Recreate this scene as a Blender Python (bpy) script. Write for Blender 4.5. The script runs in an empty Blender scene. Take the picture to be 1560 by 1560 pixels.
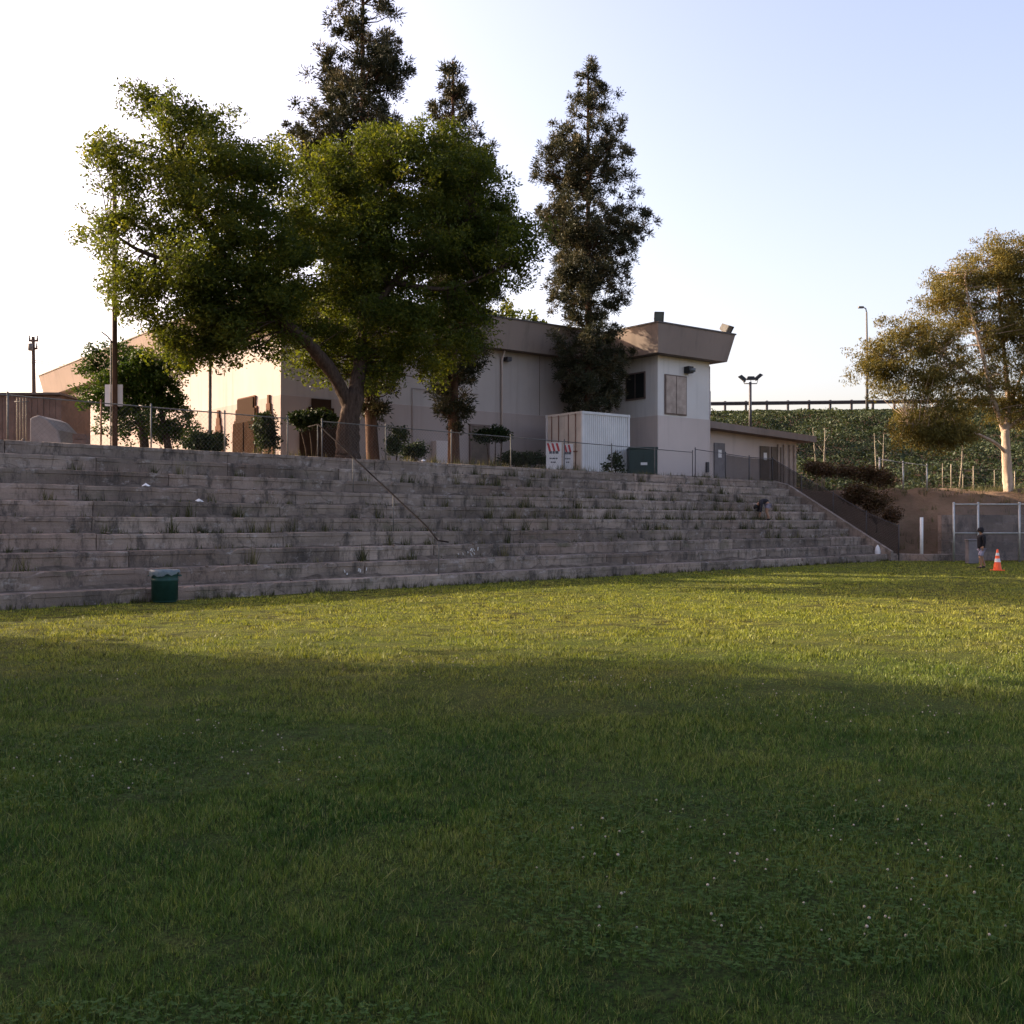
import bpy, math, random
import numpy as np
from mathutils import Vector, noise as mnoise

random.seed(7)
RNG = np.random.default_rng(7)
SC = bpy.context.scene
COL = SC.collection

# ---------------------------------------------------------------- camera
EYE = 1.6
FPX, CXP, HYP = 1630.0, 780.0, 798.0      # focal length / principal point measured on the photograph
cam_d = bpy.data.cameras.new('camera')
cam = bpy.data.objects.new('camera', cam_d)
COL.objects.link(cam)
cam.location = (0, 0, EYE)
cam.rotation_euler = (math.pi / 2, 0, 0)
cam_d.sensor_width = 36.0
cam_d.lens = 36.0 * FPX / 1560.0
cam_d.shift_y = (HYP - 780.0) / 1560.0
cam_d.clip_end = 5000
SC.camera = cam

# ---------------------------------------------------------------- sky and sun
SUN_EL = math.radians(22.5)
SUN_AZ = math.atan2(-0.935, 0.355)        # from +Y towards +X; the sun stands to the left, a little ahead
sun_dir = Vector((math.sin(SUN_AZ) * math.cos(SUN_EL), math.cos(SUN_AZ) * math.cos(SUN_EL), math.sin(SUN_EL)))
world = bpy.data.worlds.new('World')
SC.world = world
world.use_nodes = True
wn = world.node_tree.nodes
wl = world.node_tree.links
wn.clear()
sky = wn.new('ShaderNodeTexSky')
sky.sky_type = 'NISHITA'
sky.sun_disc = False
sky.sun_elevation = SUN_EL
sky.sun_rotation = SUN_AZ
sky.altitude = 50
sky.air_density = 1.0
sky.dust_density = 4.6
sky.ozone_density = 0.4
bg = wn.new('ShaderNodeBackground')
bg.inputs['Strength'].default_value = 0.145
wo = wn.new('ShaderNodeOutputWorld')
wb = wn.new('ShaderNodeMix'); wb.data_type = 'RGBA'; wb.blend_type = 'MULTIPLY'      # the camera's white balance, even over the whole sky
wb.inputs[0].default_value = 1.0; wb.inputs[7].default_value = (1.12, 0.965, 0.975, 1)
wl.new(sky.outputs[0], wb.inputs[6]); wl.new(wb.outputs[2], bg.inputs['Color'])
wl.new(bg.outputs[0], wo.inputs['Surface'])

sl = bpy.data.lights.new('sun', 'SUN')
sl.energy = 4.0
sl.angle = math.radians(0.53)
sl.color = (1.0, 0.83, 0.60)
sun = bpy.data.objects.new('sun', sl)
COL.objects.link(sun)
sun.location = (-40, 20, 40)
sun.rotation_euler = sun_dir.to_track_quat('Z', 'Y').to_euler()

SC.view_settings.view_transform = 'Standard'
SC.view_settings.look = 'None'
SC.view_settings.gamma = 1.0
SC.view_settings.use_curve_mapping = False
SC.view_settings.exposure = 1.5
SC.render.engine = 'CYCLES'
SC.cycles.max_bounces = 6
SC.cycles.transparent_max_bounces = 24
SC.cycles.use_denoising = True

# ---------------------------------------------------------------- helpers: places
def wx(px, Y): return (px - CXP) / FPX * Y
def wz(py, Y): return EYE + (HYP - py) / FPX * Y
def W(px, py, Y): return Vector((wx(px, Y), Y, wz(py, Y)))

P0 = Vector((-9.45, 19.76)); U = Vector((0.696, 0.718)); N = Vector((-0.718, 0.696))     # foot of the bleachers
def BL(t, s, z): return Vector((P0.x + U.x * t + N.x * s, P0.y + U.y * t + N.y * s, z))
def bl_t(px, s):
    k = (px - CXP) / FPX
    b = P0 + N * s
    return (k * b.y - b.x) / (U.x - k * U.y)
G0 = Vector((-9.09, 42.06)); A = Vector((0.7866, 0.6175)); B = Vector((-0.6175, 0.7866))  # near corner of the hall
def BW(p, q, z): return Vector((G0.x + A.x * p + B.x * q, G0.y + A.y * p + B.y * q, z))
ZP = 3.56                                 # level of the upper ground

# ---------------------------------------------------------------- helpers: objects
def setp(o, label=None, cat=None, group=None, kind=None):
    if label: o['label'] = label
    if cat: o['category'] = cat
    if group: o['group'] = group
    if kind: o['kind'] = kind
    return o

def thing(name, label, cat, loc=(0, 0, 0), group=None):
    o = bpy.data.objects.new(name, None)
    o.empty_display_size = 0.2
    COL.objects.link(o)
    o.location = loc
    return setp(o, label, cat, group)

def root_loc(o):
    v = Vector((0, 0, 0))
    while o is not None:
        v += Vector(o.location)
        o = o.parent
    return v

def link_mesh(name, me, mat, parent=None, loc=None):
    o = bpy.data.objects.new(name, me)
    COL.objects.link(o)
    if mat is not None and len(me.materials) == 0:
        me.materials.append(mat)
    if parent is not None: o.parent = parent
    if loc is not None: o.location = loc
    return o

class MB:
    def __init__(self): self.v = []; self.f = []; self.m = []; self.mi = 0
    def add(self, vs, fs):
        b = len(self.v)
        self.v += [tuple(x) for x in vs]
        for f in fs: self.f.append(tuple(b + i for i in f)); self.m.append(self.mi)
        return self
    def hexa(self, lo4, hi4):
        return self.add(list(lo4) + list(hi4), [(3, 2, 1, 0), (4, 5, 6, 7), (0, 1, 5, 4), (1, 2, 6, 5), (2, 3, 7, 6), (3, 0, 4, 7)])
    def box(self, x0, y0, z0, x1, y1, z1, fn=None):
        c = [(x0, y0), (x1, y0), (x1, y1), (x0, y1)]
        lo = [(x, y, z0) for x, y in c]; hi = [(x, y, z1) for x, y in c]
        if fn: lo = [fn(*p) for p in lo]; hi = [fn(*p) for p in hi]
        return self.hexa(lo, hi)
    def tube(self, pts, radii, n=8, cap=True, rough=0.0):
        pts = [Vector(p) for p in pts]
        if not hasattr(radii, '__len__'): radii = [radii] * len(pts)
        rings = []
        up = Vector((0.31, 0.21, 0.93))
        prev = None
        for i, p in enumerate(pts):
            d = (pts[min(i + 1, len(pts) - 1)] - pts[max(i - 1, 0)])
            if d.length < 1e-9: d = Vector((0, 0, 1))
            d.normalize()
            if prev is None:
                a = d.cross(up if abs(d.dot(up)) < 0.95 else Vector((1, 0, 0))).normalized()
            else:
                a = (prev - d * prev.dot(d)).normalized()
            prev = a
            b = d.cross(a)
            ring = []
            for k in range(n):
                dv = a * math.cos(2 * math.pi * k / n) + b * math.sin(2 * math.pi * k / n)
                r = radii[i]
                if rough:
                    q = p + dv * r
                    r *= 1 + rough * (mnoise.noise(Vector((dv.x * 2.2, dv.y * 2.2, q.z * .45)) + Vector((p.x * .3, 0, 5))) + .5 * mnoise.noise(Vector((dv.x * 5, dv.y * 5, q.z * 1.3))))
                ring.append(p + dv * r)
            rings.append(ring)
        vs = [v for r in rings for v in r]
        fs = []
        for i in range(len(pts) - 1):
            for k in range(n):
                k2 = (k + 1) % n
                fs.append((i * n + k, i * n + k2, (i + 1) * n + k2, (i + 1) * n + k))
        if cap:
            fs.append(tuple(reversed(range(n))))
            fs.append(tuple((len(pts) - 1) * n + k for k in range(n)))
        return self.add(vs, fs)
    def lathe(self, c, prof, n=20):
        vs = []; fs = []
        for r, z in prof:
            for k in range(n):
                a = 2 * math.pi * k / n
                vs.append((c[0] + r * math.cos(a), c[1] + r * math.sin(a), c[2] + z))
        for i in range(len(prof) - 1):
            for k in range(n):
                k2 = (k + 1) % n
                fs.append((i * n + k, i * n + k2, (i + 1) * n + k2, (i + 1) * n + k))
        return self.add(vs, fs)
    def build(self, name, mat, parent=None, smooth=False, bevel=0.0):
        org = root_loc(parent) if parent is not None else Vector((0, 0, 0))
        me = bpy.data.meshes.new(name)
        me.from_pydata([(x - org.x, y - org.y, z - org.z) for x, y, z in self.v], [], self.f)
        mats = mat if isinstance(mat, (list, tuple)) else [mat]
        for m in mats: me.materials.append(m)
        if len(mats) > 1: me.polygons.foreach_set('material_index', self.m)
        if smooth: me.polygons.foreach_set('use_smooth', [True] * len(self.f))
        me.update()
        o = link_mesh(name, me, None, parent)
        if bevel:
            b = o.modifiers.new('bevel', 'BEVEL'); b.width = bevel; b.segments = 2; b.limit_method = 'ANGLE'
        return o
    def thing(self, name, mat, label, cat, loc, group=None, smooth=False, bevel=0.0):
        loc = Vector(loc)
        self.v = [(x - loc.x, y - loc.y, z - loc.z) for x, y, z in self.v]
        o = self.build(name, mat, None, smooth, bevel)
        o.location = loc
        return setp(o, label, cat, group)

def np_mesh(name, co, nper, mat, parent=None, attr=None, loc=None):
    """co: (faces*nper, 3) loose polygons of nper corners"""
    org = root_loc(parent) if parent is not None else Vector(loc or (0, 0, 0))
    co = (co - np.array(org)).astype(np.float32)
    nv = len(co); nf = nv // nper
    me = bpy.data.meshes.new(name)
    me.vertices.add(nv); me.vertices.foreach_set('co', co.ravel())
    me.loops.add(nv); me.loops.foreach_set('vertex_index', np.arange(nv, dtype=np.int32))
    me.polygons.add(nf)
    me.polygons.foreach_set('loop_start', np.arange(0, nv, nper, dtype=np.int32))
    me.polygons.foreach_set('loop_total', np.full(nf, nper, dtype=np.int32))
    if attr is not None:
        at = me.attributes.new('v', 'FLOAT', 'FACE')
        at.data.foreach_set('value', attr.astype(np.float32))
    me.materials.append(mat)
    me.update()
    o = bpy.data.objects.new(name, me); COL.objects.link(o)
    if parent is not None: o.parent = parent
    elif loc is not None: o.location = loc
    return o

def catmull(pts, k=6):
    pts = [Vector(p) for p in pts]
    out = []
    for i in range(len(pts) - 1):
        p0 = pts[max(i - 1, 0)]; p1 = pts[i]; p2 = pts[i + 1]; p3 = pts[min(i + 2, len(pts) - 1)]
        for j in range(k):
            t = j / k
            out.append(0.5 * ((2 * p1) + (p2 - p0) * t + (2 * p0 - 5 * p1 + 4 * p2 - p3) * t * t + (3 * p1 - p0 - 3 * p2 + p3) * t ** 3))
    out.append(pts[-1])
    return out

# ---------------------------------------------------------------- helpers: materials
class NT:
    def __init__(self, name):
        self.mat = bpy.data.materials.new(name); self.mat.use_nodes = True
        self.t = self.mat.node_tree; self.n = self.t.nodes; self.n.clear()
        self.out = self.n.new('ShaderNodeOutputMaterial')
    def node(self, typ, **kw):
        nd = self.n.new(typ)
        for k, v in kw.items(): setattr(nd, k, v)
        return nd
    def link(self, a, b): self.t.links.new(a, b)
    def val(self, sock, v):
        if hasattr(v, 'is_output') or isinstance(v, bpy.types.NodeSocket): self.link(v, sock)
        else: sock.default_value = v
    def pos(self): return self.node('ShaderNodeNewGeometry').outputs['Position']
    def mapping(self, vec, scale=(1, 1, 1), rot=(0, 0, 0), loc=(0, 0, 0)):
        m = self.node('ShaderNodeMapping'); self.link(vec, m.inputs['Vector'])
        m.inputs['Scale'].default_value = scale; m.inputs['Rotation'].default_value = rot; m.inputs['Location'].default_value = loc
        return m.outputs[0]
    def noise(self, vec, scale, detail=4, rough=0.55, dist=0.0):
        nd = self.node('ShaderNodeTexNoise'); self.link(vec, nd.inputs['Vector'])
        nd.inputs['Scale'].default_value = scale; nd.inputs['Detail'].default_value = detail
        nd.inputs['Roughness'].default_value = rough; nd.inputs['Distortion'].default_value = dist
        return nd.outputs['Fac']
    def ramp(self, fac, stops, interp='LINEAR'):
        r = self.node('ShaderNodeValToRGB'); self.link(fac, r.inputs['Fac'])
        cr = r.color_ramp; cr.interpolation = interp
        while len(cr.elements) < len(stops): cr.elements.new(0.5)
        for e, (p, c) in zip(cr.elements, stops):
            e.position = p
            e.color = (c, c, c, 1) if not hasattr(c, '__len__') else (*c[:3], 1)
        return r.outputs['Color']
    def mix(self, fac, a, b, mode='MIX'):
        m = self.node('ShaderNodeMix', data_type='RGBA', blend_type=mode)
        self.val(m.inputs[0], fac)
        for s, v in ((m.inputs[6], a), (m.inputs[7], b)):
            if isinstance(v, bpy.types.NodeSocket): self.link(v, s)
            else: s.default_value = (*v[:3], 1)
        return m.outputs[2]
    def math(self, op, a, b=0.0):
        m = self.node('ShaderNodeMath', operation=op)
        self.val(m.inputs[0], a); self.val(m.inputs[1], b)
        return m.outputs[0]
    def bump(self, h, strength=0.4, dist=0.02):
        b = self.node('ShaderNodeBump'); b.inputs['Strength'].default_value = strength
        b.inputs['Distance'].default_value = dist; self.link(h, b.inputs['Height'])
        return b.outputs[0]
    def principled(self, color, rough=0.8, metal=0.0, normal=None, spec=0.3):
        p = self.node('ShaderNodeBsdfPrincipled')
        if isinstance(color, bpy.types.NodeSocket): self.link(color, p.inputs['Base Color'])
        else: p.inputs['Base Color'].default_value = (*color[:3], 1)
        self.val(p.inputs['Roughness'], rough); p.inputs['Metallic'].default_value = metal
        p.inputs['Specular IOR Level'].default_value = spec
        if normal is not None: self.link(normal, p.inputs['Normal'])
        return p.outputs[0]
    def done(self, sh):
        self.link(sh, self.out.inputs['Surface']); return self.mat

def rgb(r, g, b):
    f = lambda c: (c / 255 / 12.92) if c / 255 <= 0.04045 else ((c / 255 + 0.055) / 1.055) ** 2.4
    return (f(r), f(g), f(b))

def m_plain(name, col, rough=0.7, metal=0.0, var=0.25, scale=3.0, bump=0.0, spec=0.3):
    t = NT(name); p = t.pos()
    n1 = t.noise(p, scale, 5, 0.6)
    lo = tuple(c * (1 - var) for c in col); hi = tuple(min(1, c * (1 + var)) for c in col)
    c = t.ramp(n1, [(0.3, lo), (0.7, hi)])
    nm = t.bump(t.noise(p, scale * 8, 4), bump, 0.01) if bump else None
    return t.done(t.principled(c, rough, metal, nm, spec))

def m_stucco(name, col, streak=0.42):
    t = NT(name); p = t.pos()
    big = t.noise(p, 0.35, 4, 0.6)
    c = t.ramp(big, [(0.3, tuple(x * 0.90 for x in col)), (0.7, tuple(min(1, x * 1.06) for x in col))])
    st = t.noise(t.mapping(p, (2.2, 2.2, 0.12)), 1.0, 5, 0.65)
    stm = t.ramp(st, [(0.52, 0.0), (0.75, streak)])
    c = t.mix(stm, c, tuple(x * 0.55 for x in col))
    fine = t.noise(p, 55, 3, 0.6)
    return t.done(t.principled(c, 0.9, 0, t.bump(fine, 0.35, 0.008), 0.03))

def m_concrete():
    t = NT('weathered_concrete'); p = t.pos()
    oi = t.node('ShaderNodeObjectInfo')
    big = t.noise(p, 0.45, 5, 0.65, 0.4)
    c = t.ramp(big, [(0.30, (0.132, 0.104, 0.088)), (0.5, (0.245, 0.194, 0.162)), (0.70, (0.360, 0.288, 0.240))])
    pink = t.noise(t.mapping(p, (0.25, 0.25, 0.6), loc=(3, 7, 1)), 1.0, 3, 0.5)
    c = t.mix(t.ramp(pink, [(0.50, 0.0), (0.66, 0.5)]), c, (0.265, 0.185, 0.150))
    per = t.math('MULTIPLY_ADD', oi.outputs['Random'], 0.55)
    per.node.inputs[2].default_value = 0.72
    mul = t.node('ShaderNodeMix', data_type='RGBA', blend_type='MULTIPLY'); mul.inputs[0].default_value = 1.0
    t.link(c, mul.inputs[6]); t.link(per, mul.inputs[7]); c = mul.outputs[2]
    # dark runs of dirt down the faces, and pale worn scabs
    run = t.noise(t.mapping(p, (2.3, 2.3, 0.85)), 1.0, 10, 0.80)
    c = t.mix(t.ramp(run, [(0.49, 0.0), (0.62, 0.82)]), c, (0.052, 0.045, 0.042))
    scab = t.noise(t.mapping(p, (1.5, 1.5, 2.6), loc=(11, 2, 5)), 1.6, 7, 0.75)
    c = t.mix(t.ramp(scab, [(0.56, 0.0), (0.68, 0.7)]), c, (0.40, 0.36, 0.335))
    pour = t.noise(t.mapping(p, (0.35, 0.35, 9.0), loc=(1, 4, 2)), 1.0, 5, 0.7)
    c = t.mix(t.ramp(pour, [(0.50, 0.0), (0.70, 0.45)]), c, (0.085, 0.075, 0.070))
    moss = t.noise(t.mapping(p, (0.5, 0.5, 1.2), loc=(5, 1, 8)), 1.3, 6, 0.7)
    c = t.mix(t.ramp(moss, [(0.58, 0.0), (0.72, 0.55)]), c, (0.075, 0.082, 0.042))
    vor = t.node('ShaderNodeTexVoronoi', feature='DISTANCE_TO_EDGE'); vor.inputs['Scale'].default_value = 0.42
    wob = t.node('ShaderNodeMix', data_type='RGBA', blend_type='LINEAR_LIGHT'); wob.inputs[0].default_value = 0.25
    nz = t.node('ShaderNodeTexNoise'); t.link(p, nz.inputs['Vector']); nz.inputs['Scale'].default_value = 2.5
    t.link(p, wob.inputs[6]); t.link(nz.outputs['Color'], wob.inputs[7]); t.link(wob.outputs[2], vor.inputs['Vector'])
    crack = t.ramp(vor.outputs['Distance'], [(0.0, 0.45), (0.010, 0.0)])
    c = t.mix(crack, c, (0.03, 0.028, 0.027))
    fine = t.noise(p, 14, 7, 0.75)
    return t.done(t.principled(c, 0.93, 0, t.bump(fine, 0.7, 0.03), 0.12))

def m_leaf(name, c0, c1, c2, trans=0.35, tint=(1.25, 1.15, 0.45), rough=0.5):
    t = NT(name)
    a = t.node('ShaderNodeAttribute', attribute_name='v')
    c = t.ramp(a.outputs['Fac'], [(0.0, c0), (0.55, c1), (1.0, c2)])
    pr = t.principled(c, rough, 0, None, 0.10)
    tr = t.node('ShaderNodeBsdfTranslucent')
    t.link(t.mix(1.0, c, tint, 'MULTIPLY'), tr.inputs['Color'])
    mx = t.node('ShaderNodeMixShader'); mx.inputs[0].default_value = trans
    t.link(pr, mx.inputs[1]); t.link(tr.outputs[0], mx.inputs[2])
    return t.done(mx.outputs[0])

def m_bark(name, c0, c1, vert=True, scale=3.0, bump=0.8):
    t = NT(name); p = t.pos()
    n1 = t.noise(t.mapping(p, (3, 3, 0.6) if vert else (1, 1, 1)), scale, 6, 0.7)
    c = t.ramp(n1, [(0.3, c0), (0.7, c1)])
    return t.done(t.principled(c, 0.92, 0, t.bump(n1, bump, 0.04), 0.1))

def lawn_color(t, p, var=None):
    n1 = t.noise(p, 0.16, 5, 0.62, 0.3)
    n2 = t.noise(t.mapping(p, loc=(4, 9, 0)), 0.9, 5, 0.65)
    n3 = t.noise(t.mapping(p, loc=(14, 3, 0)), 6.0, 4, 0.6)
    sep = t.node('ShaderNodeSeparateXYZ'); t.link(p, sep.inputs[0])
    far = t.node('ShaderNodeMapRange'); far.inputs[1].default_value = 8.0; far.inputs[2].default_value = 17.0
    t.link(sep.outputs['Y'], far.inputs[0])           # the far part of the field is drier, more worn and painted sunlit
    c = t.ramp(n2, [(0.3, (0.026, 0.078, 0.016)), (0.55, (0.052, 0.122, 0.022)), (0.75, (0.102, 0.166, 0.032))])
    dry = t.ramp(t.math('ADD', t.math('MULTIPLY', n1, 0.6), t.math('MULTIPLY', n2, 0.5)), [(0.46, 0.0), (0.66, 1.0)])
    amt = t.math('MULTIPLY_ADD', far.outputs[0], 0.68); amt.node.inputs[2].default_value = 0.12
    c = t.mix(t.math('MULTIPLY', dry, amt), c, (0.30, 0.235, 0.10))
    sunlit_tint = t.math('MULTIPLY', far.outputs[0], 0.62)
    c = t.mix(sunlit_tint, c, (0.375, 0.400, 0.042))  # sunlight on the far strip, painted in as brighter yellow-green
    c = t.mix(t.ramp(n3, [(0.55, 0.0), (0.8, 0.35)]), c, (0.20, 0.17, 0.075))
    n5 = t.noise(t.mapping(p, (1.0, 1.25, 1), loc=(7, 1, 0)), 2.6, 4, 0.62)
    worn = t.ramp(n1, [(0.36, 0.25), (0.58, 1.0)])
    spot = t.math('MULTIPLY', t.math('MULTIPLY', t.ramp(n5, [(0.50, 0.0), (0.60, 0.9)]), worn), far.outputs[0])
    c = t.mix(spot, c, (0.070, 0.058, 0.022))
    return c, n1, n2, n3, far.outputs[0]

def m_lawn():
    t = NT('lawn'); p = t.pos()
    c, n1, n2, n3, far = lawn_color(t, p)
    n4 = t.noise(p, 45, 4, 0.7)
    c = t.mix(t.ramp(n4, [(0.38, 0.95), (0.68, 0.25)]), c, (0.010, 0.013, 0.005))
    # bare scuffs
    sc = t.noise(t.mapping(p, (0.9, 1.6, 1), loc=(2, 5, 0)), 1.7, 5, 0.7)
    s = t.math('MULTIPLY', t.ramp(sc, [(0.60, 0.0), (0.68, 1.0)]), t.ramp(n1, [(0.45, 0.0), (0.6, 0.9)]))
    c = t.mix(t.math('MULTIPLY', s, far), c, (0.085, 0.058, 0.034))
    return t.done(t.principled(c, 0.95, 0, t.bump(n4, 1.0, 0.05), 0.08))

def m_blade():
    t = NT('grass_blade'); p = t.pos()
    c, n1, n2, n3, far = lawn_color(t, p)
    a = t.node('ShaderNodeAttribute', attribute_name='v')
    c = t.mix(t.ramp(a.outputs['Fac'], [(0.0, 0.95), (0.60, 0.0)]), c, (0.006, 0.016, 0.005))
    c = t.mix(t.ramp(a.outputs['Fac'], [(0.80, 0.0), (0.97, 0.65)]), c, (0.24, 0.25, 0.11))
    pr = t.principled(c, 0.55, 0, None, 0.2)
    tr = t.node('ShaderNodeBsdfTranslucent'); t.link(t.mix(1.0, c, (1.3, 1.2, 0.5), 'MULTIPLY'), tr.inputs['Color'])
    mx = t.node('ShaderNodeMixShader'); mx.inputs[0].default_value = 0.30
    t.link(pr, mx.inputs[1]); t.link(tr.outputs[0], mx.inputs[2])
    return t.done(mx.outputs[0])

def m_dirt():
    t = NT('dirt_bank'); p = t.pos()
    n1 = t.noise(p, 0.5, 6, 0.65); n2 = t.noise(p, 5, 6, 0.7)
    c = t.ramp(n1, [(0.3, (0.115, 0.072, 0.046)), (0.7, (0.21, 0.138, 0.092))])
    c = t.mix(t.ramp(n2, [(0.5, 0.0), (0.75, 0.5)]), c, (0.085, 0.075, 0.035))
    return t.done(t.principled(c, 0.95, 0, t.bump(n2, 0.8, 0.08), 0.1))

def m_screen(name, col, alpha):
    t = NT(name)
    pr = t.principled(col, 0.9, 0, None, 0.1)
    tr = t.node('ShaderNodeBsdfTransparent')
    mx = t.node('ShaderNodeMixShader'); mx.inputs[0].default_value = alpha
    t.link(tr.outputs[0], mx.inputs[1]); t.link(pr, mx.inputs[2])
    return t.done(mx.outputs[0])

M = {}
M['concrete'] = m_concrete()
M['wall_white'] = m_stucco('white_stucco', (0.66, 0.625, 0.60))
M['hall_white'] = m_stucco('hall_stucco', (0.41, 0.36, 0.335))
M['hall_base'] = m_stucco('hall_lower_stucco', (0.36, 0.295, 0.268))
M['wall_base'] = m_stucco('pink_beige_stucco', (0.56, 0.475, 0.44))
M['fascia'] = m_stucco('tan_fascia', (0.265, 0.212, 0.185), 0.55)
M['soffit'] = m_plain('soffit', (0.16, 0.125, 0.105))
M['coping'] = m_plain('roof_edge', (0.10, 0.085, 0.08))
M['roofing'] = m_plain('roofing', (0.20, 0.19, 0.18))
M['brown_relief'] = m_stucco('brown_relief', (0.040, 0.023, 0.015), 0.3)
M['door_dark'] = m_plain('dark_brown_door', (0.032, 0.020, 0.014), 0.95, spec=0.0)
M['orange_relief'] = m_stucco('orange_brown_relief', (0.115, 0.062, 0.042), 0.4)
M['door_brown'] = m_plain('door_brown', (0.115, 0.085, 0.065), 0.6)
M['door_grey'] = m_plain('door_grey', (0.16, 0.145, 0.155), 0.5)
M['tan_panel'] = m_plain('tan_panel', (0.37, 0.295, 0.25), 0.7)
M['frame_brown'] = m_plain('frame_brown', (0.15, 0.105, 0.09), 0.6)
M['glass_dark'] = m_plain('dark_glass', (0.02, 0.022, 0.022), 0.12, var=0.1, spec=0.5)
M['steel'] = m_plain('galvanised_steel', (0.42, 0.42, 0.41), 0.45, 0.6, 0.2, 6)
M['steel_dull'] = m_plain('dull_steel', (0.125, 0.12, 0.115), 0.75, 0.15, 0.25, 6)
M['steel_dark'] = m_plain('dark_steel', (0.07, 0.065, 0.07), 0.55, 0.3, 0.25, 6)
M['rust'] = m_plain('rusty_steel', (0.17, 0.075, 0.045), 0.8, 0.1, 0.4, 8)
M['rust_dark'] = m_plain('dark_rusty_pipe', (0.020, 0.016, 0.016), 0.9, 0, 0.4, 8, spec=0.05)
M['white_paint'] = m_plain('white_paint', (0.72, 0.70, 0.68), 0.6, 0, 0.1)
M['black'] = m_plain('black_metal', (0.018, 0.018, 0.02), 0.5)
M['lens'] = m_plain('lamp_lens', (0.10, 0.11, 0.115), 0.2, 0, 0.2, spec=0.5)
M['wood_pole'] = m_bark('wood_pole', (0.045, 0.030, 0.024), (0.105, 0.070, 0.054))
M['container_white'] = m_plain('container_white', (0.60, 0.585, 0.58), 0.55, 0, 0.10, 1.5)
M['container_tan'] = m_plain('container_tan', (0.54, 0.47, 0.41), 0.6, 0, 0.12, 1.5)
M['bin_green'] = m_plain('dark_green_metal', (0.014, 0.032, 0.030), 0.5, 0, 0.2, 4)
M['barrel_green'] = m_plain('green_plastic', (0.014, 0.052, 0.045), 0.6, 0, 0.3, 6)
M['liner'] = m_plain('bag_liner', (0.13, 0.165, 0.185), 0.35, 0, 0.2, 12, 0.5)
M['sign_white'] = m_plain('sign_white', (0.62, 0.61, 0.63), 0.6, 0, 0.06)
M['sign_red'] = m_plain('sign_red', (0.42, 0.055, 0.06), 0.6, 0, 0.1)
M['sign_text'] = m_plain('sign_lettering', (0.09, 0.09, 0.11), 0.7)
M['cone'] = m_plain('cone_orange', (0.85, 0.115, 0.035), 0.5, 0, 0.1)
M['dirt'] = m_dirt()
M['dirt_grey'] = m_plain('grey_dirt', (0.125, 0.098, 0.078), 0.95, 0, 0.45, 5, 0.9, 0.05)
M['lawn'] = m_lawn()
M['blade'] = m_blade()
M['leaf_broad'] = m_leaf('broadleaf', (0.030, 0.044, 0.013), (0.058, 0.080, 0.018), (0.150, 0.155, 0.030), 0.50, (1.5, 1.35, 0.42))
M['leaf_small'] = m_leaf('small_tree_leaf', (0.018, 0.040, 0.010), (0.036, 0.070, 0.014), (0.085, 0.110, 0.022), 0.35)
M['leaf_clover'] = m_leaf('clover_leaf', (0.022, 0.050, 0.014), (0.034, 0.074, 0.020), (0.055, 0.095, 0.028), 0.2, rough=.9)
M['leaf_pine'] = m_leaf('pine_needle', (0.022, 0.028, 0.018), (0.046, 0.050, 0.029), (0.110, 0.088, 0.048), 0.15, (1.1, 1.0, 0.6))
M['leaf_euc'] = m_leaf('eucalyptus_leaf', (0.078, 0.078, 0.028), (0.140, 0.124, 0.038), (0.225, 0.178, 0.052), 0.35, (1.25, 1.0, 0.4))
M['leaf_ivy'] = m_leaf('ivy_leaf', (0.032, 0.045, 0.024), (0.050, 0.067, 0.034), (0.088, 0.098, 0.050), 0.2)
M['leaf_bush'] = m_leaf('bush_leaf', (0.011, 0.022, 0.009), (0.022, 0.038, 0.014), (0.045, 0.058, 0.020), 0.2)
M['leaf_rust'] = m_leaf('dry_rust_leaf', (0.050, 0.030, 0.019), (0.088, 0.050, 0.028), (0.080, 0.070, 0.034), 0.25)
M['leaf_weed'] = m_leaf('weed_leaf', (0.030, 0.036, 0.014), (0.070, 0.072, 0.028), (0.17, 0.145, 0.075), 0.2)
M['bark_broad'] = m_bark('broadleaf_bark', (0.024, 0.016, 0.013), (0.092, 0.064, 0.050), True, 4.5, 1.0)
M['bark_pine'] = m_bark('pine_bark', (0.045, 0.026, 0.018), (0.12, 0.068, 0.046))
M['bark_euc'] = m_bark('eucalyptus_bark', (0.26, 0.175, 0.125), (0.56, 0.44, 0.34), True, 1.6, 0.3)
M['bark_pale'] = m_bark('pale_bark', (0.17, 0.145, 0.11), (0.34, 0.29, 0.22))
M['screen_brown'] = m_screen('brown_windscreen', (0.052, 0.038, 0.034), 0.42)
M['screen_grey'] = m_screen('grey_windscreen', (0.17, 0.155, 0.165), 0.20)
M['skin'] = m_plain('skin', (0.30, 0.17, 0.11), 0.6, 0, 0.1)
M['cloth_black'] = m_plain('black_cloth', (0.012, 0.011, 0.015), 0.9, 0, 0.3, 8)
M['cloth_grey'] = m_plain('grey_cloth', (0.27, 0.25, 0.33), 0.9, 0, 0.2, 8)
M['cloth_dark'] = m_plain('dark_cloth', (0.022, 0.020, 0.026), 0.9, 0, 0.3, 8)
M['hair'] = m_plain('dark_hair', (0.010, 0.008, 0.007), 0.6)
M['tarp'] = m_plain('grey_concrete_heap', (0.215, 0.20, 0.20), 0.9, 0, 0.2, 2, 0.4)
M['shed_brown'] = m_plain('brown_boards', (0.135, 0.092, 0.078), 0.85, 0, 0.3, 2)
M['flower'] = m_plain('clover_flower', (0.34, 0.31, 0.27), 0.9, 0, 0.2, 30)
M['litter'] = m_plain('litter_paper', (0.70, 0.68, 0.68), 0.8, 0, 0.1)

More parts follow.
